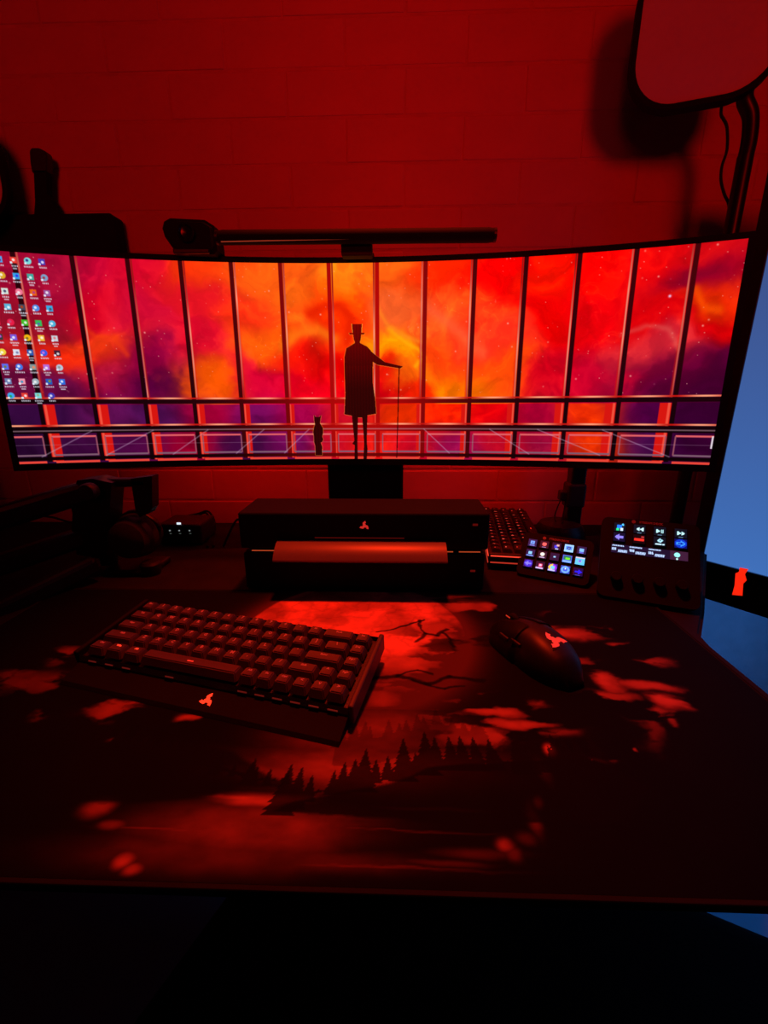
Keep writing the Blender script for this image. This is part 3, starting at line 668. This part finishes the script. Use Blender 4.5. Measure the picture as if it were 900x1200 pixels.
# ------------------------------------------------------------------ button decks
def tile(w_, h_, fn, n=18, z=.0):
    m_ = max(4, int(n*h_/w_)); xs = np.linspace(-1, 1, n); ys = np.linspace(-1, 1, m_); A, Bq = np.meshgrid(xs, ys)
    col = s2l(np.clip(fn(A, Bq), 0, 255)); return grid_mesh('icon', A*w_/2, Bq*h_/2, A*0+z, col)
def lay(A, base, *shapes):
    img_ = np.ones(A.shape+(3,))*np.array(base, float)
    for m_, c in shapes: img_ = np.where(m_[..., None], np.array(c, float), img_)
    return img_
rr = lambda A, Bq, x=0, y=0: np.hypot(A-x, Bq-y)
bxm = lambda A, Bq, x0, x1, y0, y1: (A > x0) & (A < x1) & (Bq > y0) & (Bq < y1)
def arrow(A, Bq, s): return bxm(A*s, Bq, -.7, .15, -.22, .25) | ((A*s > .05) & (A*s < .85) & (np.abs(Bq) < .62*(1-(A*s-.05)/.8)))
def tri(A, Bq, x, s): return (((A-x)*s > -.32) & ((A-x)*s < .32) & (np.abs(Bq) < .45*(.32-(A-x)*s)/.64))
dkb = lambda c: tuple(v*.28 for v in c)
SMALL = [
 lambda A, Q: lay(A, (28, 30, 75), (bxm(A, Q, -.5, .5, -.35, .6), (110, 160, 255)), (bxm(A, Q, -.12, .12, -.1, .35), (40, 70, 170)), (bxm(A, Q, -.6, .6, -.8, -.6), (120, 130, 220))),
 lambda A, Q: lay(A, (40, 12, 30), (rr(A, Q, 0, .1) < .5, (255, 95, 95)), (bxm(A, Q, -.5, .5, -.85, -.65), (170, 130, 190))),
 lambda A, Q: lay(A, (22, 14, 40), (bxm(A, Q, -.5, .2, -.4, .3), (60, 60, 220)), (bxm(A, Q, 0, .6, 0, .6), (230, 170, 170)), (bxm(A, Q, -.2, .5, -.8, -.6), (200, 200, 255))),
 lambda A, Q: lay(A, (150, 200, 255), (bxm(A, Q, -.7, .7, -.5, .6), (80, 140, 255)), (bxm(A, Q, -.4, .4, -.3, .4), (25, 35, 120)), (bxm(A, Q, -.12, .12, -.1, .2), (140, 190, 255))),
 lambda A, Q: lay(A, (25, 22, 60), (bxm(A, Q, -.5, .45, -.4, .45), (120, 180, 255)), (bxm(A, Q, -.5, .5, -.85, -.6), (100, 110, 240))),
 lambda A, Q: lay(A, (25, 22, 65), (bxm(A, Q, -.5, .4, -.35, .5), (130, 200, 255)), (bxm(A, Q, -.8, .7, -.85, -.55), (120, 160, 255))),
 lambda A, Q: lay(A, (35, 18, 35), (rr(A, Q, 0, .15) < .48, (255, 235, 220)), (bxm(A, Q, -.6, .6, -.85, -.6), (200, 170, 210))),
 lambda A, Q: lay(A, (26, 18, 50), (rr(A, Q) < .25, (150, 200, 255))),
 lambda A, Q: lay(A, (70, 90, 220), (bxm(A, Q, -.8, .8, -.3, .8), (20, 110, 90)), (bxm(A, Q, -.3, .6, -.2, .3), (110, 235, 30)), (bxm(A, Q, -.95, .95, -.95, -.45), (120, 170, 255))),
 lambda A, Q: lay(A, (90, 190, 250), (rr(A, Q, 0, -.1) < .4, (180, 150, 230)), (bxm(A, Q, -.9, .9, .7, 1), (230, 190, 190)), (bxm(A, Q, -.2, .2, -.3, .3), (90, 110, 220))),
 lambda A, Q: lay(A, (40, 15, 90), (rr(A, Q) < .95, (60, 45, 200)), (arrow(A, Q, -1), (130, 120, 255))),
 lambda A, Q: lay(A, (35, 14, 40), (bxm(A, Q, -.4, .5, -.4, .5), (230, 60, 110)), (rr(A, Q, .05, .05) < .3, (255, 190, 220)), (bxm(A, Q, -.95, .7, -.9, -.6), (210, 180, 240))),
 lambda A, Q: lay(A, (60, 30, 140), ((rr(A, Q) < .9) & (A < 0), (240, 190, 40)), ((rr(A, Q) < .9) & (A >= 0), (150, 40, 230)), (rr(A, Q) < .5, (110, 200, 240)), (bxm(A, Q, -.9, .6, -.95, -.6), (190, 190, 255))),
 lambda A, Q: lay(A, (40, 70, 180), (rr(A, Q) < .9, (110, 170, 255)), (rr(A, Q) < .5, (60, 90, 220)), (bxm(A, Q, -.1, .1, 0, .5), (240, 240, 255))),
 lambda A, Q: lay(A, (15, 10, 60), (arrow(A, Q, 1), (30, 30, 255)), (bxm(A, Q, -.6, .5, -.95, -.75), (70, 70, 190)))]
KW = lambda A, Q, *s: lay(A, (10, 14, 26), *s, (bxm(A, Q, -.3, .3, -.9, -.75), (90, 120, 150)))
BIG = [
 lambda A, Q: lay(A, (10, 14, 26), (bxm(A, Q, -.5, .4, -.2, .6), (30, 120, 255)), (bxm(A, Q, -.6, -.1, -.8, -.3), (40, 230, 140)), (bxm(A, Q, .1, .6, -.8, -.1), (210, 230, 255)), (rr(A, Q, .55, .65) < .22, (90, 200, 255))),
 lambda A, Q: KW(A, Q, (tri(A, Q, -.30, -1), (200, 245, 255)), (tri(A, Q, .35, -1), (200, 245, 255))),
 lambda A, Q: KW(A, Q, (tri(A, Q, -.25, 1), (190, 245, 255)), (bxm(A, Q, .2, .35, -.4, .4), (190, 245, 255)), (bxm(A, Q, .45, .6, -.4, .4), (190, 245, 255))),
 lambda A, Q: KW(A, Q, (tri(A, Q, -.25, 1), (190, 245, 255)), (tri(A, Q, .4, 1), (190, 245, 255))),
 lambda A, Q: lay(A, (14, 12, 40), (arrow(A, Q, -1), (140, 125, 255))),
 lambda A, Q: lay(A, (20, 4, 8), (bxm(A, Q, -.85, .85, -.35, .1), (255, 45, 35)), (bxm(A, Q, .35, .8, .4, .7), (200, 60, 60))),
 lambda A, Q: lay(A, (10, 14, 26), ((np.abs(A-.1)+np.abs(Q-.15)) < .5, (170, 225, 245)), (rr(A, Q, .1, .2) < .15, (30, 50, 70)), (bxm(A, Q, -.7, .3, -.75, -.5), (200, 235, 255)), (bxm(A, Q, .5, .8, -.75, -.5), (200, 235, 255))),
 lambda A, Q: lay(A, (5, 12, 90), (rr(A, Q) < .95, (10, 50, 190)), (arrow(A, Q, 1), (60, 150, 255)), (arrow(A*1.5, Q*1.8, 1), (5, 30, 150)))]
def strip_fn(A, Q):
    im = lay(A, (26, 14, 40)); im = np.where((A > .55)[..., None], np.array((58, 26, 52.)), im)
    for x0 in (-1, -.52, -.02):
        for x1_, x2_, y0, y1 in ((.02, .34, .55, .85), (.02, .14, -.4, .2), (.18, .44, -.75, -.15)):
            im = np.where(bxm(A, Q, x0+x1_, x0+x2_, y0, y1)[..., None] & (np.sin(A*140+Q*3) > -.6)[..., None], np.array((185, 210, 255.)), im)
    im = np.where(((rr(A*6.9, Q, .73*6.9, .15) < .5))[..., None], np.array((150, 240, 240.)), im); im = np.where((rr(A*6.9, Q, .73*6.9, -.75) < .18)[..., None], np.array((200, 250, 250.)), im)
    return im
def deck(loc, yaw, rec, w_, h_, sc, label, centers, icons, ksz, isz, wordmark_v, dials, strip):
    t = thing('control_deck', label, 'button deck', loc, (PI/2-rec, 0, yaw))
    pts = rrect(w_, h_, .010*sc)
    obj('face_plate', prism(bmesh.new(), [(x, y, -.014*sc) for x, y in pts], .014*sc), MATTE, t)
    for (u, v), ic in zip(centers, icons):
        k = obj('key', B((u, v, .0008), (ksz, ksz*.92, .0030), .0007), GLOSS, t)
        i_ = obj('icon', tile(isz[0], isz[1], ic), ICON, k, loc=(u, v, .0026))
    bmz = bmesh.new()
    text('wordmark', 'STREAM DECK', .0052*sc, glow('wordmark_red', (1, .02, .02), .13), t, (.002, wordmark_v, .0002))
    obj('round_mark', lathe(bmesh.new(), [(.0030*sc, 0), (.0030*sc, .0003)], (-.023*sc, wordmark_v, 0), None, 16), glow('wordmark_red', (1, .02, .02), .13), t)
    if strip:
        o = obj('touch_strip', tile(strip[2], strip[3], strip_fn, 160), ICON, t, loc=(strip[0], strip[1], .0004), label='long lit touch strip')
    for u, v in dials: obj('dial', lathe(bmesh.new(), [(.008*sc, 0), (.008*sc, .009*sc), (.007*sc, .011*sc), (0, .011*sc)], (u, v, 0), None, 24), MATTE, t, smooth=True)
    # wedge stand behind: from the plate's back down to the desk
    Wm = wmat(t); b0 = Wm @ Vector((0, -h_/2+.004, -.014*sc)); t0 = Wm @ Vector((0, h_/2-.012, -.014*sc)); back = (Wm.to_3x3() @ Vector((0, 0, -1))); back.z = 0; back.normalize()
    rt = Vector((math.cos(yaw), math.sin(yaw), 0)); bm = bmesh.new()
    q = t0+back*.035; lowf = Vector((b0.x, b0.y, .0006)); lowb = Vector((q.x, q.y, .0006)); hw = w_*.40
    prism(bm, [lowf-rt*hw, b0-rt*hw, t0-rt*hw, lowb-rt*hw], 2*hw, rt)
    obj('stand', bm, MATTE, t, True)
    return t
s = .943
cent = [((c-2)*.0205*s, (1-r)*.0205*s) for r in range(3) for c in range(5)]
deck((.2628, .6753, .0337), -.470, .769, .118*s, .084*s, .943, 'small black button deck with fifteen colourful lit keys in three rows', cent, SMALL, .0160, (.0138, .0132), .0345*s, [], None)
s = .92
cent = [(-.0435*s+c*.029*s, (.0510 if r == 0 else .0335)*s) for r in range(2) for c in range(4)]
deck((.3731, .6052, .0582), -.370, .66, .140*s, .138*s, .92, 'larger black button deck with eight lit keys, a touch strip and four dials', cent, BIG, .0170, (.0155, .0140), .0645*s, [(u*s, -.036*s) for u in (-.045, -.015, .015, .045)], (0, .0135*s, .108*s, .0150*s))

# ------------------------------------------------------------------ microphone arm and microphone at the left
A = lambda x, y, d: at(x, y, d)
ma = thing('microphone_boom', 'black low jointed boom arm reaching in from the left edge below the monitor', 'boom arm', tuple(on(150, 676, 0)))
bm = beam(bmesh.new(), A(-70, 628, .58), A(104, 575, .68), .03, .036, .008); obj('upper_boom', bm, METAL, ma, True)
bm = beam(bmesh.new(), A(-60, 682, .55), A(100, 628, .68), .028, .032, .007); obj('lower_boom', bm, METAL, ma, True)
bm = beam(bmesh.new(), A(-40, 735, .50), A(112, 660, .645), .028, .030, .007); obj('base_boom', bm, METAL, ma, True)
bm = bmesh.new(); P = [A(x, y, .665) for x, y in ((90, 563), (108, 561), (131, 566), (129, 590), (126, 650), (118, 655), (90, 650), (84, 620), (86, 580))]
prism(bm, P, .035, (0, 1, 0)); obj('elbow_block', bm, METAL, ma, True)
obj('crossbar', beam(bmesh.new(), A(112, 565, .685), A(174, 565, .685), .018, .014, .004), METAL, ma, True)
bm = bmesh.new(); P = [A(x, y, .676) for x, y in ((153, 561), (178, 558), (178.5, 595), (174, 602), (164, 606), (159, 600))]
prism(bm, P, .020, (0, 1, 0)); obj('hanger', bm, METAL, ma, True)
obj('joint_knob', lathe(bmesh.new(), [(.013, 0), (.014, .003), (.014, .012), (.012, .015)], A(108, 575, .655), Matrix.Rotation(PI/2, 3, 'X'), 24), BLACK, ma, True, smooth=True)
pb = on(158, 672, 0); obj('base_plate', B((pb.x-.005, pb.y+.02, .006), (.085, .07, .011), .004), METAL, ma, True)
obj('clamp_knob', lathe(bmesh.new(), [(.015, 0), (.016, .004), (.016, .018), (.013, .022)], on(178, 672, 0)+Vector((0, 0, .0005)), None, 24), BLACK, ma, True, smooth=True)
pp = on(128, 668, 0); obj('riser', T([(pp.x, pp.y+.005, .01), (pp.x-.003, pp.y+.01, .09)], .014, 20), METAL, ma, True, smooth=True)
obj('cable', T([A(82, 588, .69), A(86, 600, .70), A(85, 612, .71), A(60, 606, .72), A(30, 604, .72), A(-20, 607, .72)], .0018, 6, smoothn=5), RUBBER, ma, True)
mc = thing('microphone', 'round black microphone hanging from the boom arm at the left', 'microphone', tuple(A(162, 626, .70)))
mcx = Matrix.Rotation(PI/2, 3, 'X')
obj('body', lathe(bmesh.new(), [(0, -.03), (.026, -.028), (.035, -.018), (.038, 0), (.036, .022), (.027, .034), (0, .038)], (0, 0, 0), mcx, 36), BLACK, mc, smooth=True)
obj('grille', lathe(bmesh.new(), [(.020, .034), (.029, .032), (.0385, .004), (.0395, .004), (.031, .036), (.020, .040), (0, .041)], (0, 0, 0), mcx, 36), mat('mic_mesh', (.02, .02, .02), .6, bump=1, bscale=1500), mc, smooth=True)
obj('yoke', T([(-.036, 0, 0), (-.037, 0, .02), (0, 0, .042), (.037, 0, .02), (.036, 0, 0)], .0035, 8, smoothn=4), METAL, mc)

# ------------------------------------------------------------------ hub with small lights and loose cables
hb = thing('desk_hub', 'low black hub with tiny white lights between microphone and soundbar', 'hub', (-.435, .84, 0))
obj('body', B((-.440, .850, .0225), (.088, .072, .043), .004), BLACK, hb, True)
obj('status_light', B(at(209.5, 613.5, .8135), (.0085, .001, .0042), .0004), G_WHITE, hb, True, label='bright white light')
for i, x in enumerate((199, 210, 222)):
    obj('indicator_light', B(at(x, 621.8, .8135), (.0028, .001, .0024)), G_WHITE_DIM, hb, True)
    obj('indicator_light', B(at(x+1, 625.3, .8135), (.0036, .001, .0014)), glow('faint_indicator', (.4, .5, .45), .12), hb, True)
def cable(label, pts, r=.0022, group=None):
    o = obj('cable', T(pts, r, 8, smoothn=8), RUBBER, smooth=True); o['label'] = label; o['category'] = 'cable'
    return o
cable('longer thin black cable arching flat from the hub toward the soundbar', [A(203, 617, .875), A(204, 612, .89), A(214, 606, .90), A(232, 602, .91), A(243, 599, .91), A(250, 607, .91), A(252, 616, .90), A(251, 628, .885), on(250, 640, .003)])
cable('shorter black cable looping steeply up behind the hub', [A(219, 620, .872), A(222, 613, .90), A(232, 605, .925), A(241, 601, .925), A(247, 610, .92), A(249, 622, .90), on(243, 641, .003)])
cable('small black cable bend against the left side of the soundbar', [on(262, 640, .003), A(270, 622, .80), A(276, 611, .80), A(280, 609, .80), A(284, 614, .80), on(288, 630, .003)])

# ------------------------------------------------------------------ post with clamp behind the small deck
ps = thing('clamp_post', 'stout black desk post with a side knob behind the small button deck', 'post', (.375, .90, 0))
c1, c2 = at(679, 553, .90), at(672, 625, .90)
pos = (c1.x+c2.x)/2
obj('column', B((.377, .90, .11), (.030, .030, .22), .004), METAL, ps, True)
obj('collar', B((.376, .90, .088), (.038, .036, .052), .005), BLACK, ps, True)
p = at(660, 580, .90); obj('side_knob', B((p.x-.001, .898, p.z), (.018, .020, .022), .004), BLACK, ps, True)
obj('base_clamp', lathe(bmesh.new(), [(.050, 0), (.050, .012), (.042, .026), (.025, .032), (0, .033)], (.352, .895, .0008), None, 32), BLACK, ps, True, smooth=True)
cable('thin black cable hanging from the knob of the stout post, left of its twin', [at(657, 586, .893), at(652, 598, .888), at(650, 606, .885), at(651, 611, .872)], .0014)
cable('thin black cable hanging close beside the stout post', [at(663, 586, .890), at(661, 598, .886), at(659, 608, .880), at(659, 613, .868)], .0014)

# ------------------------------------------------------------------ panel lights on poles
def panel_light(loc, yaw, label, pole_xy, cable_on=True, w_=.212, h_=.215, tilt=.06, r=.072):
    t = thing('panel_light', label, 'panel light', (pole_xy[0], pole_xy[1], .0))
    Mx = Matrix.Translation(Vector(loc)) @ Matrix.Rotation(yaw, 4, 'Z') @ Matrix.Rotation(PI/2+tilt, 4, 'X')
    o_, i_ = rrect(w_, h_, r, 10), rrect(w_-.017, h_-.017, r-.0085, 10)
    bm = bmesh.new(); n = len(o_); V = []
    for ring, z in ((i_, .0), (i_, .008), (o_, .010), (o_, -.012)): V.append([bm.verts.new(Mx @ Vector((x, y, z))) for x, y in ring])
    for a in range(3):
        for k in range(n): bm.faces.new((V[a][k], V[a][(k+1) % n], V[a+1][(k+1) % n], V[a+1][k]))
    bm.faces.new(V[3]); obj('rim', bm, MATTE, t, True, smooth=True)
    bm = bmesh.new(); bm.faces.new([bm.verts.new(Mx @ Vector((x, y, .0045))) for x, y in i_]); r_e = bmesh.ops.extrude_face_region(bm, geom=bm.faces[:]); bmesh.ops.translate(bm, vec=(Mx.to_3x3() @ Vector((0, 0, .002))), verts=[v for v in r_e['geom'] if isinstance(v, bmesh.types.BMVert)])
    obj('diffuser', bm, PANEL, t, True, label='matt pale diffuser, switched off')
    return t, Mx
PX, PY = .5665, .85
t, Mx = panel_light((.474, .845, .842), -.30, 'square black-rimmed panel light with rounded corners on a pole at the upper right', (PX, PY))
back = Mx @ Vector((.068, -.080, -.012))
obj('pole', T([(PX-.001, PY, .0), (PX, PY, .35), (PX, PY, .668)], .0115, 18), METAL, t, True, smooth=True)
obj('bent_neck', T([(PX, PY, .66), (PX+.001, PY, .69), (PX-.004, PY, .722), (PX-.018, PY, .745), back+Vector((.0, .0, 0))], .0112, 16, smoothn=6), METAL, t, True, smooth=True)
obj('base_clamp', B((PX, PY, .015), (.05, .055, .030), .004), BLACK, t, True)
obj('ball_joint', lathe(bmesh.new(), [(0, -.014), (.010, -.010), (.014, 0), (.010, .010), (0, .014)], back, None, 20), BLACK, t, True, smooth=True)
pc = [at(x, y, .862) for x, y in ((846, 120), (845, 134), (848, 140), (852, 150), (852, 175), (846, 195), (845, 212), (849, 228), (854, 240), (854, 262), (853, 290))]
obj('cable', T(pc, .0022, 8, smoothn=5), RUBBER, t, True, smooth=True)
t, Mx = panel_light((-.843, .90, .700), .34, 'black-rimmed panel light showing only its rounded edge at the left frame', (-.95, .91), w_=.215, h_=.205, tilt=-.05, r=.080)
obj('pole', T([(-.95, .91, 0), (-.95, .91, .60)], .0115, 16), METAL, t, True, smooth=True)
obj('bent_neck', T([(-.95, .91, .59), (-.95, .91, .62), (-.93, .91, .64), Mx @ Vector((-.068, -.06, -.012))], .0112, 14, smoothn=5), METAL, t, True, smooth=True)
obj('base_clamp', B((-.95, .91, .015), (.05, .055, .030), .004), BLACK, t, True)

# ------------------------------------------------------------------ shelf on the wall and the upright stick on it
sh = thing('wall_shelf', 'black box shelf on the wall behind the left end of the monitor', 'shelf', (-.797, .964, .571))
pr = [(x-.797, z+.604) for x, z in rrect(.482, .066, .008, 4)]
obj('body', prism(bmesh.new(), [(x, .948, z) for x, z in pr], .032, (0, 1, 0)), MATTE, sh, True, smooth=True)
obj('bracket', B((-.66, .962, .548), (.02, .040, .052), .002), METAL, sh, True); obj('bracket', B((-.95, .962, .548), (.02, .040, .052), .002), METAL, sh, True)
an = thing('antenna_stand', 'dark upright antenna with a thicker head standing on the black wall shelf', 'antenna', (-.664, .965, .637))
bp_ = lambda x, y: at(x, y, .957)
bm = bmesh.new(); prism(bm, [bp_(x, y) for x, y in ((39.5, 200), (54, 200), (55, 228), (60, 234), (67, 251), (40, 251), (41, 236))], .014, (0, 1, 0)); obj('stem', bm, MATTE, an, True)
bm = bmesh.new(); prism(bm, [bp_(x, y) for x, y in ((36, 173), (45, 173), (53, 177), (55, 183), (55, 199), (52, 203), (37, 202), (35, 190), (34, 177))], .017, (0, 1, 0))
bmesh.ops.recalc_face_normals(bm, faces=bm.faces); bmesh.ops.bevel(bm, geom=bm.edges[:], offset=.0015, segments=2, affect='EDGES'); obj('head', bm, BLACK, an, True)

# ------------------------------------------------------------------ upright blue display at the right
ang = math.radians(-52); D0 = Vector((.583, .815, 0)); dv = Vector((math.cos(ang), math.sin(ang), 0)); nv = Vector((math.sin(ang), -math.cos(ang), 0))
TW, TZ0, TZ1 = .47, -.092, .664
def tv(u, z, d=0.): return D0+dv*u+Vector((0, 0, z))+nv*d
tvt = thing('display', 'tall framed display glowing plain blue, angled toward the desk at the right', 'display', tuple(tv(TW/2, 0, -.05)[:2])+(FZ,))
def tvbox(u0, u1, z0, z1, d0, d1, bev=0):
    c = (tv(u0, z0, d0)+tv(u1, z1, d1))/2; return B(c, (abs(u1-u0), abs(d1-d0), abs(z1-z0)), bev, Matrix.Rotation(ang, 3, 'Z'))
CHIN = .075
obj('housing', tvbox(0, TW, TZ0, TZ1, -.035, -.002, .003), BLACK, tvt, True)
obj('side_bezel', tvbox(0, .022, TZ0+CHIN, TZ1, -.002, .004, .001), BLACK, tvt, True); obj('side_bezel', tvbox(TW-.022, TW, TZ0+CHIN, TZ1, -.002, .004, .001), BLACK, tvt, True)
obj('top_bezel', tvbox(.022, TW-.022, TZ1-.018, TZ1, -.002, .004, .001), BLACK, tvt, True)
obj('chin', tvbox(0, TW, TZ0, TZ0+CHIN, -.002, .005, .001), GLOSS, tvt, True)
def screen_fn(A, Q):
    k = (Q+1)/2; k = k[..., None]; c = np.array((64, 112, 186.))*(1-k)+np.array((60, 74, 128.))*k
    g = np.exp(-(((A+.55)/.05)**2+((Q-(-.005))/.03)**2))[..., None]; return c*(1-g*.0)
me = tile(TW-.044, TZ1-.018-TZ0-CHIN, screen_fn, 40)
o = obj('screen', me, SCREEN, tvt); o.matrix_basis = wmat(tvt).inverted() @ (Matrix.Translation(tv(TW/2, (TZ0+CHIN+TZ1-.018)/2, .0)) @ Matrix.Rotation(ang, 4, 'Z') @ Matrix.Rotation(PI/2, 4, 'X'))
def ray_tv(px, py, d):          # where a sight line meets the display's front
    dd = (px-450)/F*r_+(600-py)/F*u_+f_; o0 = Vector((0, 0, CH)); p0 = D0+nv*d; return o0+dd*((p0-o0).dot(nv)/dd.dot(nv))
mk = [ray_tv(x, y, .0056) for x, y in ((867, 665), (877, 667), (873, 673), (875, 680), (871, 684), (870, 698), (858, 697), (861, 686), (862, 672), (866, 670))]  # outline of a red reflection in the glossy chin, added as a glowing patch
obj('reflection_patch', prism(bmesh.new(), mk, .0006, nv), glow('reflection_red', (1, .02, .004), 1.), tvt, True, label='irregular red reflection on the chin, put in as a glowing patch')
obj('stand_column', B(tv(TW*.78, (FZ+TZ0)/2+.12, -.16), (.05, .03, TZ0-FZ+.22), .004, Matrix.Rotation(ang, 3, 'Z')), METAL, tvt, True)
obj('stand_bracket', B(tv(TW*.78, .07, -.09), (.05, .12, .05), .004, Matrix.Rotation(ang, 3, 'Z')), METAL, tvt, True)
obj('stand_foot', B(tv(TW*.78, FZ+.012, -.17), (.22, .20, .022), .006, Matrix.Rotation(ang, 3, 'Z')), METAL, tvt, True)

# ------------------------------------------------------------------ seat at the near edge of the desk
ch = thing('office_chair', 'black padded chair seat tucked under the near edge of the desk', 'chair', (.066, .166, FZ), (0, 0, -.42))
SEAT = mat('black_upholstery', (.012, .011, .011), .85, bump=.5, bscale=400, var=.3, spec=.2)
obj('seat', B((0, 0, .490), (.58, .50, .10), .03, seg=4), SEAT, ch, smooth=True)
for s in (-1, 1): obj('bolster', B((s*.255, -.03, .52), (.06, .40, .05), .022, seg=3), SEAT, ch, smooth=True)
obj('seat_plate', B((0, 0, .430), (.30, .28, .02), .004), METAL, ch)
obj('gas_column', T([(0, 0, .08), (0, 0, .42)], .026, 20), METAL, ch, smooth=True)
for k in range(5):
    a = 2*PI*k/5+.3; d = Vector((math.cos(a), math.sin(a), 0))
    obj('base_spoke', beam(bmesh.new(), Vector((0, 0, .095)), d*.30+Vector((0, 0, .075)), .04, .03, .006), METAL, ch)
    obj('caster', lathe(bmesh.new(), [(.026, -.022), (.0295, -.018), (.0295, .018), (.026, .022)], d*.30+Vector((0, 0, .0300)), Matrix.Rotation(a, 3, 'Z') @ Matrix.Rotation(PI/2, 3, 'X'), 20), BLACK, ch, smooth=True)

# ------------------------------------------------------------------ lift everything so the floor lies at z = 0
for o in bpy.context.scene.objects:
    if o.parent is None: o.location.z += LIFT
